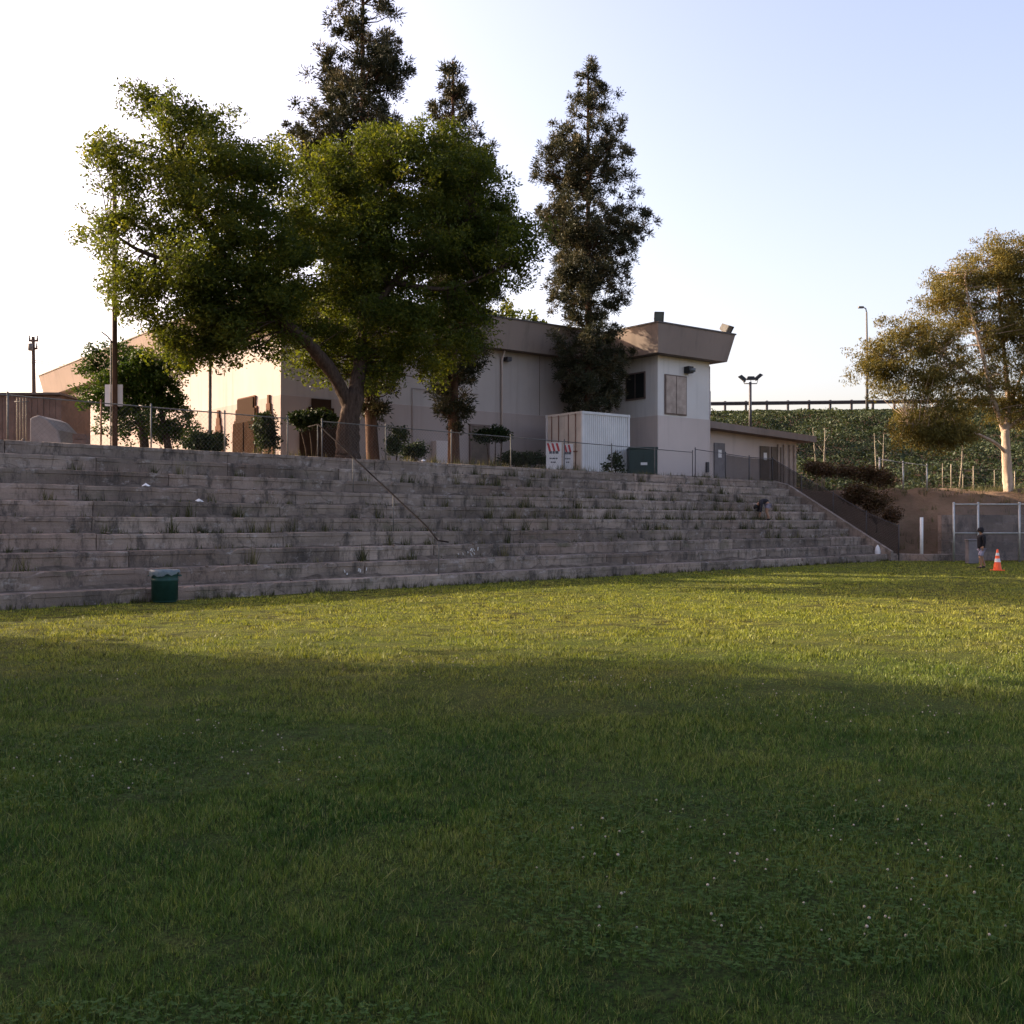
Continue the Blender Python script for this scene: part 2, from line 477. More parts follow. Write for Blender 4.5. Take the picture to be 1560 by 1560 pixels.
# ================================================================ SETTING
def height(X, Y):
    """level of the upper ground, the bank to the right and the freeway embankment"""
    rx, ry = X - P0.x, Y - P0.y
    t = rx * U.x + ry * U.y
    s = rx * N.x + ry * N.y
    slope = np.clip(0.62 * s - 0.30, -0.4, ZP)
    bank = np.clip((Y - 46.6) / 6.2, 0, 1); bank = bank * bank * (3 - 2 * bank) * 3.25 - 0.02
    bank = np.where(Y < 46.4, -0.4, bank)
    k = np.clip((t - 37.6) / 5.0, 0, 1); k = k * k * (3 - 2 * k)
    z = slope * (1 - k) + bank * k
    e0 = 67.0 - 0.10 * (X - 15)
    e = np.clip((Y - e0) / 24.0, 0, 1)
    fade = np.clip((X + 2) / 12.0, 0, 1)
    z = z + e * 7.9 * fade
    return z

def make_terrain():
    xs = np.unique(np.concatenate([np.arange(-160, -40, 8.0), np.arange(-40, 12, 0.8), np.arange(12, 36, .4), np.arange(36, 60, .8), np.arange(60, 221, 8.0)]))
    ys = np.unique(np.concatenate([np.arange(-60, 0, 6.0), np.arange(0, 44, 0.8), np.arange(44, 58, .4), np.arange(58, 100, .8), np.arange(100, 261, 10.0)]))
    XX, YY = np.meshgrid(xs, ys)
    ZZ = height(XX, YY)
    rough = np.array([[mnoise.noise(Vector((x * 0.6, y * 0.6, 3))) + .55 * mnoise.noise(Vector((x * 1.5, y * 1.5, 8))) + .3 * mnoise.noise(Vector((x * 3, y * 3, 1))) for x in xs] for y in ys])
    ZZ = ZZ + rough * (0.07 + .24 * np.clip((XX - 15) / 3, 0, 1) * (YY < 60)) * np.clip((ZZ > 0.05) * 1.0, 0, 1) * (YY > 44)
    nx, ny = len(xs), len(ys)
    vs = np.stack([XX, YY, ZZ], -1).reshape(-1, 3)
    fs = []
    for j in range(ny - 1):
        for i in range(nx - 1):
            q = (j * nx + i, j * nx + i + 1, (j + 1) * nx + i + 1, (j + 1) * nx + i)
            if max(ZZ[j, i], ZZ[j, i + 1], ZZ[j + 1, i + 1], ZZ[j + 1, i]) > -0.39: fs.append(q)
    me = bpy.data.meshes.new('terrain')
    me.from_pydata(vs.tolist(), [], fs)
    me.polygons.foreach_set('use_smooth', [True] * len(fs))
    o = link_mesh('terrain', me, M['dirt'])
    setp(o, 'bare brown dirt bank and raised ground behind the concrete steps', None, None, 'structure')

def make_ground():
    m = MB(); R = 2500
    m.add([(-R, -R, -0.45), (R, -R, -0.45), (R, R, -0.45), (-R, R, -0.45)], [(0, 1, 2, 3)])
    o = m.build('ground', M['dirt']); setp(o, 'flat earth stretching to the horizon', None, None, 'structure')
    # the field
    xs = np.concatenate([np.arange(-70, -14, 4.0), np.arange(-14, 14, 0.35), np.arange(14, 91, 3.0)])
    ys = np.concatenate([np.arange(-45, 1, 4.0), np.arange(1, 22, 0.35), np.arange(22, 46.6, 1.0)])
    vs = [(x, y, 0.018 * mnoise.noise(Vector((x * 0.8, y * 0.8, 0))) + 0.012 * mnoise.noise(Vector((x * 2.3, y * 2.3, 4)))) for y in ys for x in xs]
    nx, ny = len(xs), len(ys)
    fs = [(j * nx + i, j * nx + i + 1, (j + 1) * nx + i + 1, (j + 1) * nx + i) for j in range(ny - 1) for i in range(nx - 1)]
    me = bpy.data.meshes.new('lawn'); me.from_pydata(vs, [], fs)
    me.polygons.foreach_set('use_smooth', [True] * len(fs))
    o = link_mesh('lawn', me, M['lawn'])
    setp(o, 'green sports field of short patchy grass', None, None, 'structure')

make_ground()
make_terrain()

# ---------------------------------------------------------------- grass
SCUFFS = []
for i in range(210):
    x_ = random.gauss(-4.2, 3.2) if i < 150 else random.uniform(-9, 9); y_ = random.gauss(16.6, 1.7) if i < 150 else random.uniform(13, 27)
    SCUFFS.append((x_, y_, random.uniform(.08, .30), random.uniform(.06, .20), random.uniform(-.5, .3)))

def make_grass():
    def sample(n, y0, y1, power):
        u = RNG.random(n)
        # density per square metre ~ Y^-power over a wedge whose width grows with Y
        e = 2 - power
        Y = (y0 ** e + u * (y1 ** e - y0 ** e)) ** (1 / e) if abs(e) > 1e-3 else y0 * (y1 / y0) ** u
        X = (RNG.random(n) * 2 - 1) * (0.60 * Y + 1.2)
        return X, Y
    parts = [(520000, 2.4, 9.0, 1.25), (430000, 9.0, 46.3, 1.75)]
    XA, YA = [], []
    for n, a, b, p in parts:
        x, y = sample(n, a, b, p); XA.append(x); YA.append(y)
    X = np.concatenate(XA); Y = np.concatenate(YA)
    s = (X - P0.x) * N.x + (Y - P0.y) * N.y
    ok = (s < -0.03)
    for (ex, ey, ea, eb, er) in SCUFFS:
        near = np.where((np.abs(X - ex) < ea) & (np.abs(Y - ey) < ea))[0]
        dx, dy = X[near] - ex, Y[near] - ey; c_, s_ = math.cos(er), math.sin(er)
        ins = ((dx * c_ + dy * s_) / ea) ** 2 + ((-dx * s_ + dy * c_) / eb) ** 2 < 1.3 * RNG.random(len(near)) ** .7
        ok[near[ins]] = False
    X, Y = X[ok], Y[ok]; n = len(X)
    # clumps: taller and shorter areas
    cl = np.sin(X * 2.1 + 1.3 * np.sin(Y * 1.7)) * np.sin(Y * 2.6 + 1.1 * np.sin(X * 1.3)) + 0.6 * np.sin(X * 5.3 + Y * 4.1) * np.sin(Y * 6.1 - X * 2.2)
    fine = np.sin(X * 17 + 2.1 * np.sin(Y * 7.3)) * np.sin(Y * 14.6 + 1.9 * np.sin(X * 8.1)) + .7 * np.sin(X * 39 + Y * 13) * np.sin(Y * 31 - X * 17)
    h = (0.016 + 0.018 * RNG.random(n)) * np.clip(1 + 0.38 * cl + .42 * fine, .25, 2.2)
    tall = RNG.random(n) > 0.992
    farc = np.clip((Y - 8) / 5, 0, 1)
    cl2 = np.sin(X * 3.9 + 2.3 * np.sin(Y * 2.1)) * np.sin(Y * 4.6 + 2.0 * np.sin(X * 1.9)) + .8 * np.sin(X * 8.7 + 1.3 * Y) * np.sin(Y * 9.9 - X * 3.1)
    h *= 1 + farc * np.clip(.8 * cl2, -.5, .85)
    h = np.where(tall, h * 1.9, h)
    h *= np.clip(1.15 - Y * 0.006, 0.8, 1.2)
    w = (0.0016 + 0.0016 * RNG.random(n)) * np.maximum(1, (Y / 4.0)) ** 0.9
    a = RNG.random(n) * 2 * np.pi
    lean = RNG.normal(0, 0.85, n)
    la = RNG.random(n) * 2 * np.pi
    bx, by = np.cos(a) * w, np.sin(a) * w
    tx, ty = np.cos(la) * lean * h, np.sin(la) * lean * h
    z0 = np.full(n, -0.012)
    co = np.empty((n, 3, 3))
    co[:, 0] = np.stack([X - bx, Y - by, z0], -1)
    co[:, 1] = np.stack([X + bx, Y + by, z0], -1)
    co[:, 2] = np.stack([X + tx, Y + ty, h], -1)
    o = np_mesh('grass', co.reshape(-1, 3), 3, M['blade'], attr=RNG.random(n))
    setp(o, 'short grass blades of the mown sports field', 'grass', None, 'stuff')

    # clover leaves in the near grass
    nc = 60000
    Yc = 2.4 + (12 - 2.4) * RNG.random(nc) ** 1.2
    Xc = (RNG.random(nc) * 2 - 1) * (0.6 * Yc + 1.2)
    patch = np.sin(Xc * 1.1 + 2 * np.sin(Yc * .6)) + np.sin(Yc * 1.3 + 1.7 * np.sin(Xc * .7))
    keep = patch > 0.15
    Xc, Yc = Xc[keep], Yc[keep]; nc = len(Xc)
    zc = 0.028 + 0.03 * RNG.random(nc)
    quads = []; attr = []
    base = RNG.random(nc) * 6.28
    val = 0.15 + 0.6 * RNG.random(nc)
    for k in range(3):
        ang = base + k * 2.094
        r = 0.006 + 0.005 * RNG.random(nc)
        d = np.stack([np.cos(ang), np.sin(ang), 0.25 * (RNG.random(nc) - .5)], -1)
        e = np.stack([-np.sin(ang), np.cos(ang), 0.4 * (RNG.random(nc) - .5)], -1)
        c = np.stack([Xc, Yc, zc], -1)
        q = np.stack([c, c + (d * 0.7 - e * 0.6) * r[:, None], c + d * (1.5 * r)[:, None], c + (d * 0.7 + e * 0.6) * r[:, None]], 1)
        quads.append(q); attr.append(val)
    o = np_mesh('clover', np.concatenate(quads).reshape(-1, 3), 4, M['leaf_clover'], attr=np.concatenate(attr))
    setp(o, 'small clover leaves growing through the near grass', 'clover', None, 'stuff')

    # clover flower heads
    m = MB()
    cnt = 0
    while cnt < 520:
        y = 2.6 + 13 * random.random() ** 1.25
        x = (random.random() * 2 - 1) * (0.56 * y + 0.8)
        pch = math.sin(x * 1.1 + 2 * math.sin(y * .6)) + math.sin(y * 1.3 + 1.7 * math.sin(x * .7)) + 0.10 * x
        if pch < 0.25 + random.random() * 0.9: continue
        cnt += 1
        r = 0.0035 + 0.0045 * random.random(); z = 0.020 + 0.022 * random.random()
        n = 6
        prof = [(0.25 * r, -0.8 * r), (0.95 * r, -0.2 * r), (0.8 * r, 0.55 * r), (0.15 * r, 1.0 * r)]
        m.lathe((x, y, z), prof, n)
    o = m.build('clover_flowers', M['flower'], smooth=True)
    setp(o, 'tiny white clover flower heads dotted over the near grass', 'clover flowers', None, 'stuff')
make_grass()

# ================================================================ BLEACHERS
RUN, RISE, KERB, NT_ = 0.589, 0.365, 0.29, 9
T0, T1 = -26.0, 36.9
def tier_z(k): return KERB + RISE * k

def make_bleachers():
    root = thing('concrete_bleachers', 'long weathered concrete bleachers with ten cracked and stained tiers along the field', 'bleachers', BL(5, 0, 0))
    org = root_loc(root)
    for k in range(NT_ + 1):
        t = T0 - random.random() * 2
        zt0 = tier_z(k); zb = tier_z(k - 1) - 0.06 if k else -0.2
        while t < T1 - 0.4:
            L = random.uniform(3.0, 6.0)
            e = min(t + L, T1)
            if T1 - e < 1.5: e = T1
            zt = zt0 + random.uniform(-0.010, 0.010); ds = random.uniform(-0.012, 0.012)
            back = RUN + 0.08 if k < NT_ else 1.5
            nseg = max(3, int((e - t) / 0.22))
            vs, fs = [], []
            g = 0.009
            for i in range(nseg + 1):
                tt = t + g + (e - t - 2 * g) * i / nseg
                chip = random.random()
                cz = random.uniform(0, 0.022) + (random.uniform(0.03, 0.12) if chip > 0.86 else 0)
                cs = random.uniform(0, 0.020) + (random.uniform(0.02, 0.06) if chip > 0.86 else 0)
                sk = RUN * k + ds
                rec = 0.022 if k else 0.012
                prof = [(sk + rec + random.uniform(-.008, .008), zb), (sk + rec + random.uniform(-.008, .008), zt - 0.105), (sk + cs * 0.5, zt - 0.095 - cz * .2), (sk + cs, zt - cz), (sk + 0.07, zt), (sk + back, zt)]
                for s_, z_ in prof:
                    p = BL(tt, s_, z_); vs.append((p.x - org.x, p.y - org.y, p.z - org.z))
            q = len(prof)
            for i in range(nseg):
                for j in range(q - 1):
                    fs.append((i * q + j, (i + 1) * q + j, (i + 1) * q + j + 1, i * q + j + 1))
            # end caps
            fs.append(tuple(reversed(range(q)))); fs.append(tuple(nseg * q + j for j in range(q)))
            me = bpy.data.meshes.new('step_slab'); me.from_pydata(vs, [], fs); me.update()
            link_mesh('step_slab', me, M['concrete'], root)
            t = e
    # sloping cheek wall closing the far end
    m = MB()
    for (a0, a1) in ((T1 + 0.012, T1 + 0.26),):
        pr = [(-0.15, -0.2), (-0.15, KERB + 0.12), (RUN * NT_ - 0.5, tier_z(NT_) - 0.18), (RUN * NT_ + 0.3, tier_z(NT_) + 0.05), (RUN * NT_ + 1.2, tier_z(NT_) + 0.05), (RUN * NT_ + 1.2, -0.2)]
        lo = [BL(a0, s, z) for s, z in pr]; hi = [BL(a1, s, z) for s, z in pr]
        n = len(pr)
        m.add(lo + hi, [tuple(reversed(range(n))), tuple(range(n, 2 * n))] + [(i, (i + 1) % n, n + (i + 1) % n, n + i) for i in range(n)])
    m.build('end_wall', M['concrete'], root)
    # pipe handrail of the aisle
    hr = thing('pipe_handrail', 'thin sloping steel pipe handrail running down the middle of the bleachers', 'handrail', BL(bl_t(673, 0), -0.02, 0.3))
    ta = bl_t(673, 0.0)
    top = [BL(ta, -0.25, KERB + 0.84), BL(ta, 0.15, KERB + 0.88)] + [BL(ta, s, KERB + 0.88 + s * RISE / RUN) for s in np.linspace(0.6, RUN * 9 + 0.1, 10)] + [BL(ta, RUN * 9 + 0.6, tier_z(9) + 0.9)]
    MB().tube(top, 0.021, 8).build('rail', M['rust_dark'], hr, True)
    for s in (0.12, 1.95, 3.72, 5.42):
        k = int(s / RUN + 1e-6)
        MB().tube([BL(ta, s, tier_z(k) - 0.05), BL(ta, s, KERB + 0.87 + s * RISE / RUN)], 0.015, 8).build('post', M['steel_dull'], hr, True)
    # painted scrawls: pale marks on the lower risers
    for tt, k, sc in ((bl_t(542, 0.6), 1, 1.0), (bl_t(735, 0.6), 2, 1.3)):
        o = MB()
        sk = RUN * k + 0.022 - 0.024
        for i in range(9 if k == 2 else 5):
            a = tt + random.uniform(-.35, .35) * sc; z = tier_z(k) - 0.24 + random.uniform(-.09, .07)
            p1 = (a, z); p2 = (a + random.uniform(-.07, .07), z + random.uniform(.04, .10))
            d = 0.008
            o.hexa([BL(p1[0] - d, sk, p1[1]), BL(p1[0] + d, sk, p1[1]), BL(p1[0] + d, sk + 0.03, p1[1]), BL(p1[0] - d, sk + 0.03, p1[1])],
                   [BL(p2[0] - d, sk, p2[1]), BL(p2[0] + d, sk, p2[1]), BL(p2[0] + d, sk + 0.03, p2[1]), BL(p2[0] - d, sk + 0.03, p2[1])])
        ob = o.build('paint_mark', M['litter'], root); ob['kind'] = 'stuff'
    return root
BLEACH = make_bleachers()

def make_kerb():
    pts = [BL(T1 - 0.2, -0.02, 0), BL(T1 + 1.0, -0.05, 0), Vector((17.9, 46.15, 0)), Vector((18.9, 46.25, 0)), Vector((20.2, 46.2, 0))]
    c = catmull(pts, 5)
    m = MB()
    vs = []; fs = []
    for i, p in enumerate(c):
        d = (c[min(i + 1, len(c) - 1)] - c[max(i - 1, 0)]).normalized(); nn = Vector((-d.y, d.x, 0))
        for s, z in ((0, -0.2), (0, KERB - 0.03), (0.03, KERB), (0.34, KERB), (0.34, -0.2)):
            q = p + nn * s; vs.append((q.x, q.y, z))
    for i in range(len(c) - 1):
        for j in range(4): fs.append((i * 5 + j, (i + 1) * 5 + j, (i + 1) * 5 + j + 1, i * 5 + j + 1))
    fs.append((4, 3, 2, 1, 0)); fs.append(tuple((len(c) - 1) * 5 + j for j in range(5)))
    m.add(vs, fs)
    m.thing('concrete_kerb', M['concrete'], 'low curved concrete kerb leading from the bleachers to the chain-link gate', 'kerb', pts[0])
make_kerb()

# ---------------------------------------------------------------- leaf clouds and trees
def leaf_quads(c, size, aspect, rng, droop=0.0, up=0.3):
    """one diamond per centre; returns (n*4,3)"""
    n = len(c)
    d = rng.normal(0, 1, (n, 3)); d[:, 2] = d[:, 2] * 0.7 - droop
    d /= np.linalg.norm(d, axis=1)[:, None] + 1e-9
    e = rng.normal(0, 1, (n, 3)); e[:, 2] *= (1 - up)
    e -= d * (e * d).sum(1)[:, None]
    e /= np.linalg.norm(e, axis=1)[:, None] + 1e-9
    L = (size * (0.65 + 0.7 * rng.random(n)))[:, None]; Wd = L * aspect
    q = np.stack([c - d * L * 0.5, c + e * Wd * 0.5 - d * L * 0.05, c + d * L * 0.5, c - e * Wd * 0.5 - d * L * 0.05], 1)
    return q.reshape(-1, 3)

def crown_points(lobes, ncl, per, cr, rng, shell=0.5, flat=0.75, sub=0, clump=.9):
    """lobes: (centre, (rx,ry,rz), weight). returns cluster centres, leaf centres, cluster value per leaf"""
    w = np.array([l[2] for l in lobes], float); w /= w.sum()
    idx = rng.choice(len(lobes), ncl, p=w)
    cen = np.array([list(l[0]) for l in lobes])[idx]; rad = np.array([l[1] for l in lobes])[idx]
    d = rng.normal(0, 1, (ncl, 3)); d /= np.linalg.norm(d, axis=1)[:, None]
    r = shell + (1 - shell) * rng.random(ncl) ** 0.7
    r = np.where(rng.random(ncl) > 0.88, r * rng.uniform(1.0, 1.22, ncl), r)
    cc = cen + d * rad * r[:, None]
    if sub:
        # clumps made of smaller sprays that sit towards the outside of the clump
        cen0 = np.repeat(cc, sub, 0); d2 = rng.normal(0, 1, (len(cen0), 3)); d2 /= np.linalg.norm(d2, axis=1)[:, None]
        big = np.repeat(clump * rng.uniform(.6, 1.25, ncl), sub)
        cc = cen0 + d2 * (big * (.35 + .65 * rng.random(len(cen0)) ** .6))[:, None] * np.array([1, 1, .62])
        cv0 = np.repeat(rng.random(ncl), sub); ncl = len(cc)
    size = cr * (0.55 + 0.8 * rng.random(ncl))
    cv = rng.random(ncl)
    if sub: cv = .6 * cv0 + .4 * cv
    nl = np.maximum(8, (per * (size / cr) ** 2).astype(int))
    rep = np.repeat(np.arange(ncl), nl)
    n = len(rep)
    dd = rng.normal(0, 1, (n, 3)); dd /= np.linalg.norm(dd, axis=1)[:, None]
    rr = rng.random(n) ** 0.45
    p = cc[rep] + dd * (rr * size[rep])[:, None] * np.array([1, 1, flat])
    v = np.clip(0.55 * cv[rep] + 0.45 * rng.random(n), 0, 1)
    return cc, p, v

def branch_to(m, skel, cc, r0, rng, every=1, n=4, sag=0.12):
    sk = np.array([list(s[0]) for s in skel]); sr = np.array([s[1] for s in skel])
    for c in cc[::every]:
        dist = np.linalg.norm(sk - c, axis=1) + np.maximum(0, sk[:, 2] - c[2]) * 0.8
        i = int(np.argmin(dist)); a = Vector(sk[i]); b = Vector(c)
        L = (b - a).length
        if L < 0.1: continue
        mid = a.lerp(b, 0.5) + Vector((rng.normal(0, .1), rng.normal(0, .1), rng.normal(0, .05) + sag * 0.5)) * L * 0.6
        ra = min(r0 * (0.5 + L * 0.18), sr[i] * 0.8)
        m.tube([a, a.lerp(mid, .5) + Vector((0, 0, .03 * L)), mid, mid.lerp(b, .55), b], [ra, ra * .8, ra * .6, ra * .4, ra * .18], n, False)

def tree(name, label, base, limbs, lobes, leafmat, barkmat, ncl, per, cr, size, aspect, seed, droop=0.2, group=None, br=0.03, every=1, shell=0.5, flat=0.75, cut=None, sides=16, sub=0, clump=.9):
    rng = np.random.default_rng(seed)
    root = thing(name, label, 'tree', base, group)
    m = MB(); skel = []
    for pts, r0, r1 in limbs:
        c = catmull(pts, 8)
        wob = [p + Vector((rng.normal(0, .02), rng.normal(0, .02), 0)) * min(1, r0 * 2) if 0 < i < len(c) - 1 else p for i, p in enumerate(c)]
        rr = [r0 + (r1 - r0) * (i / (len(c) - 1)) ** 0.8 for i in range(len(c))]
        m.tube(wob, rr, sides if r0 > 0.08 else 6, True, .32 if r0 > .2 else .15)
        skel += list(zip(wob, rr))
    cc, p, v = crown_points(lobes, ncl, per, cr, rng, shell, flat, sub, clump)
    if cut is not None:
        k = cut(p); p, v = p[k], v[k]
    m.build('trunk', barkmat, root, True)
    b = MB(); branch_to(b, skel[len(skel) // 6:], cc, br, rng, every)
    b.build('branches', barkmat, root, True)['kind'] = 'stuff'
    np_mesh('crown', leaf_quads(p, size, aspect, rng, droop), 4, leafmat, root, v)
    return root

def lob(px, py, Y, r, ry=None, depth=None, w=None):
    k = Y / FPX
    rx = r * k; rz = (ry or r) * k; rd = (depth if depth is not None else min(rx, rz) * 1.0)
    return (W(px, py, Y), (rx, rd, rz), w or (rx * rz))

def make_big_tree():
    Y0 = 33.6
    base = Vector((wx(530, Y0), Y0, ZP - 0.1))
    def q(px, py, Y): return W(px, py, Y)
    limbs = [
        ([base, q(531, 690, Y0), q(534, 640, Y0), q(541, 600, Y0)], 0.46, 0.31),
        ([q(536, 625, Y0), q(520, 590, Y0 - .3), q(494, 552, Y0 - .8), q(462, 516, Y0 - 1.3), q(420, 480, Y0 - 1.8), q(365, 420, Y0 - 2.2), q(310, 340, Y0 - 2.4), q(270, 240, Y0 - 2.4)], 0.265, 0.07),
        ([q(365, 420, Y0 - 2.2), q(300, 405, Y0 - 2.6), q(220, 385, Y0 - 2.8), q(165, 350, Y0 - 3)], 0.14, 0.03),
        ([q(420, 480, Y0 - 1.8), q(395, 400, Y0 - 1.4), q(390, 320, Y0 - 1)], 0.13, 0.04),
        ([q(541, 605, Y0), q(548, 560, Y0 + .3), q(552, 500, Y0 + .7), q(560, 420, Y0 + 1), q(575, 320, Y0 + 1.3), q(585, 250, Y0 + 1.5)], 0.26, 0.06),
        ([q(552, 500, Y0 + .7), q(600, 430, Y0 + .8), q(665, 370, Y0 + 1), q(720, 330, Y0 + 1.2)], 0.17, 0.04),
        ([q(556, 450, Y0 + .9), q(520, 380, Y0 + 1.2), q(490, 300, Y0 + 1.3)], 0.13, 0.04),
        ([q(600, 430, Y0 + .8), q(680, 440, Y0 + .6), q(760, 410, Y0 + .6)], 0.11, 0.03),
    ]
    YL, YR = Y0 - 2.4, Y0 + 1.5
    lobes = [lob(262, 222, YL, 70, 62, 2.0), lob(225, 285, YL, 78, 75, 2.2), lob(330, 290, YL, 80, 90, 2.2), lob(215, 395, YL, 78, 70, 2.0), lob(318, 400, YL, 95, 75, 2.4),
             lob(168, 345, YL, 38, 30, .9), lob(300, 485, YL + .3, 75, 48, 1.6), lob(395, 285, YL + 1, 55, 60, 1.8), lob(400, 395, YL + .8, 75, 95, 2.2), lob(250, 165, YL, 34, 20, 1.0),
             lob(185, 450, YL, 42, 32, 1.0), lob(370, 500, YL + .6, 60, 45, 1.4), lob(300, 190, YL, 30, 22, .9), lob(208, 172, YL, 18, 24, .6), lob(255, 530, YL + .4, 55, 30, 1.2), lob(345, 465, YL + .5, 80, 50, 1.8), lob(430, 450, YL + 1.2, 60, 55, 1.6), lob(330, 530, YL + .6, 50, 28, 1.0),
             lob(485, 300, YR, 80, 80, 2.2), lob(555, 270, YR, 78, 72, 2.4), lob(640, 265, YR, 80, 76, 2.4), lob(700, 290, YR, 68, 80, 2.2), lob(735, 365, YR, 62, 75, 2.0), lob(600, 370, YR, 105, 95, 2.8),
             lob(500, 405, YR - .4, 92, 90, 2.4), lob(680, 420, YR - .2, 90, 85, 2.4), lob(786, 375, YR, 28, 60, .9), lob(560, 480, YR - .5, 85, 66, 2.2), lob(640, 515, YR - .4, 70, 62, 1.9),
             lob(470, 500, YR - 1, 55, 52, 1.5), lob(510, 545, YR - .8, 40, 40, 1.0), lob(590, 545, YR - .6, 55, 44, 1.2), lob(700, 490, YR - .3, 40, 50, 1.2)]
    tree('broadleaf_tree', 'huge leaning broadleaf tree with a thick bent trunk and two-part green crown', base, limbs, lobes, M['leaf_broad'], M['bark_broad'],
         560, 82, 0.40, 0.125, 0.42, 11, droop=0.5, br=0.030, every=6, shell=0.35, sub=6, clump=.80)
make_big_tree()

def make_small_tree():
    Y0 = 35.4; k = Y0 / FPX
    base = Vector((wx(222, Y0), Y0, ZP - 0.1))
    def q(px, py, Y=Y0): return W(px, py, Y)
    limbs = [([base, q(218, 660), q(208, 620), q(196, 570)], 0.17, 0.05), ([Vector((wx(258, Y0), Y0 + .3, ZP - .1)), q(254, 670), q(246, 630), q(240, 590)], 0.15, 0.05), ([q(212, 635), q(180, 600), q(160, 565)], 0.07, 0.02)]
    lobes = [lob(170, 565, Y0, 42, 42), lob(210, 580, Y0, 55, 50), lob(225, 630, Y0, 52, 40), lob(262, 640, Y0, 26, 34), lob(155, 610, Y0, 24, 28), lob(250, 560, Y0, 42, 34), lob(180, 640, Y0, 26, 30), lob(150, 548, Y0, 22, 24)]
    tree('small_tree', 'short round dark green tree behind the fence beside the wooden lamp pole', base, limbs, lobes, M['leaf_small'], M['bark_broad'], 110, 62, 0.28, 0.11, 0.5, 21, sub=5, clump=.45, br=0.02, every=2)
make_small_tree()

def make_eucalyptus():
    Y0 = 52.5
    def q(px, py, dY=0): return W(px, py, Y0 + dY)
    gz = float(height(np.array(wx(1535, Y0)), np.array(Y0)))
    base = Vector((wx(1536, Y0), Y0, gz - 0.1))
    limbs = [([base, q(1535, 730), q(1533, 690), q(1532, 655)], 0.235, 0.19),
             ([q(1532, 662), q(1524, 640), q(1510, 600, -.4), q(1498, 545, -.6), q(1478, 470, -.8), q(1470, 420, -.8)], 0.16, 0.04),
             ([q(1532, 660), q(1536, 620, .4), q(1532, 560, .5), q(1524, 480, .6), q(1520, 400, .6)], 0.17, 0.04),
             ([q(1534, 652), q(1552, 640, .4), q(1590, 610, .6), q(1625, 560, .6)], 0.13, 0.03),
             ([q(1533, 690), q(1512, 672, -.6), q(1470, 655, -1.2), q(1420, 650, -1.5), q(1385, 645, -1.6)], 0.10, 0.025),
             ([q(1510, 600, -.4), q(1465, 560, -.8), q(1415, 535, -1), q(1365, 540, -1)], 0.09, 0.02),
             ([q(1536, 620, .4), q(1560, 560, .8), q(1575, 480, .9)], 0.10, 0.03)]
    lobes = [lob(1512, 400, Y0, 52, 42), lob(1462, 445, Y0, 48, 40), lob(1558, 415, Y0, 60, 55), lob(1400, 505, Y0 - .8, 54, 38), lob(1470, 505, Y0, 58, 45), lob(1545, 510, Y0, 66, 55), lob(1355, 545, Y0 - 1, 40, 42),
             lob(1420, 570, Y0 - .8, 56, 42), lob(1500, 590, Y0, 50, 45), lob(1400, 640, Y0 - 1, 42, 40), lob(1455, 645, Y0 - 1, 45, 32), lob(1610, 480, Y0, 75, 75), lob(1610, 600, Y0, 70, 60), lob(1322, 560, Y0 - 1, 18, 22), lob(1560, 620, Y0, 40, 35), lob(1345, 585, Y0 - 1.2, 34, 32), lob(1430, 662, Y0 - 1.2, 44, 22)]
    tree('eucalyptus_tree', 'golden-lit eucalyptus tree with pale trunk standing on the bank at the right edge', base, limbs, lobes, M['leaf_euc'], M['bark_euc'], 560, 60, 0.40, 0.15, 0.30, 31, sub=5, clump=.85, droop=0.9, br=0.030, every=3, shell=0.3)
make_eucalyptus()

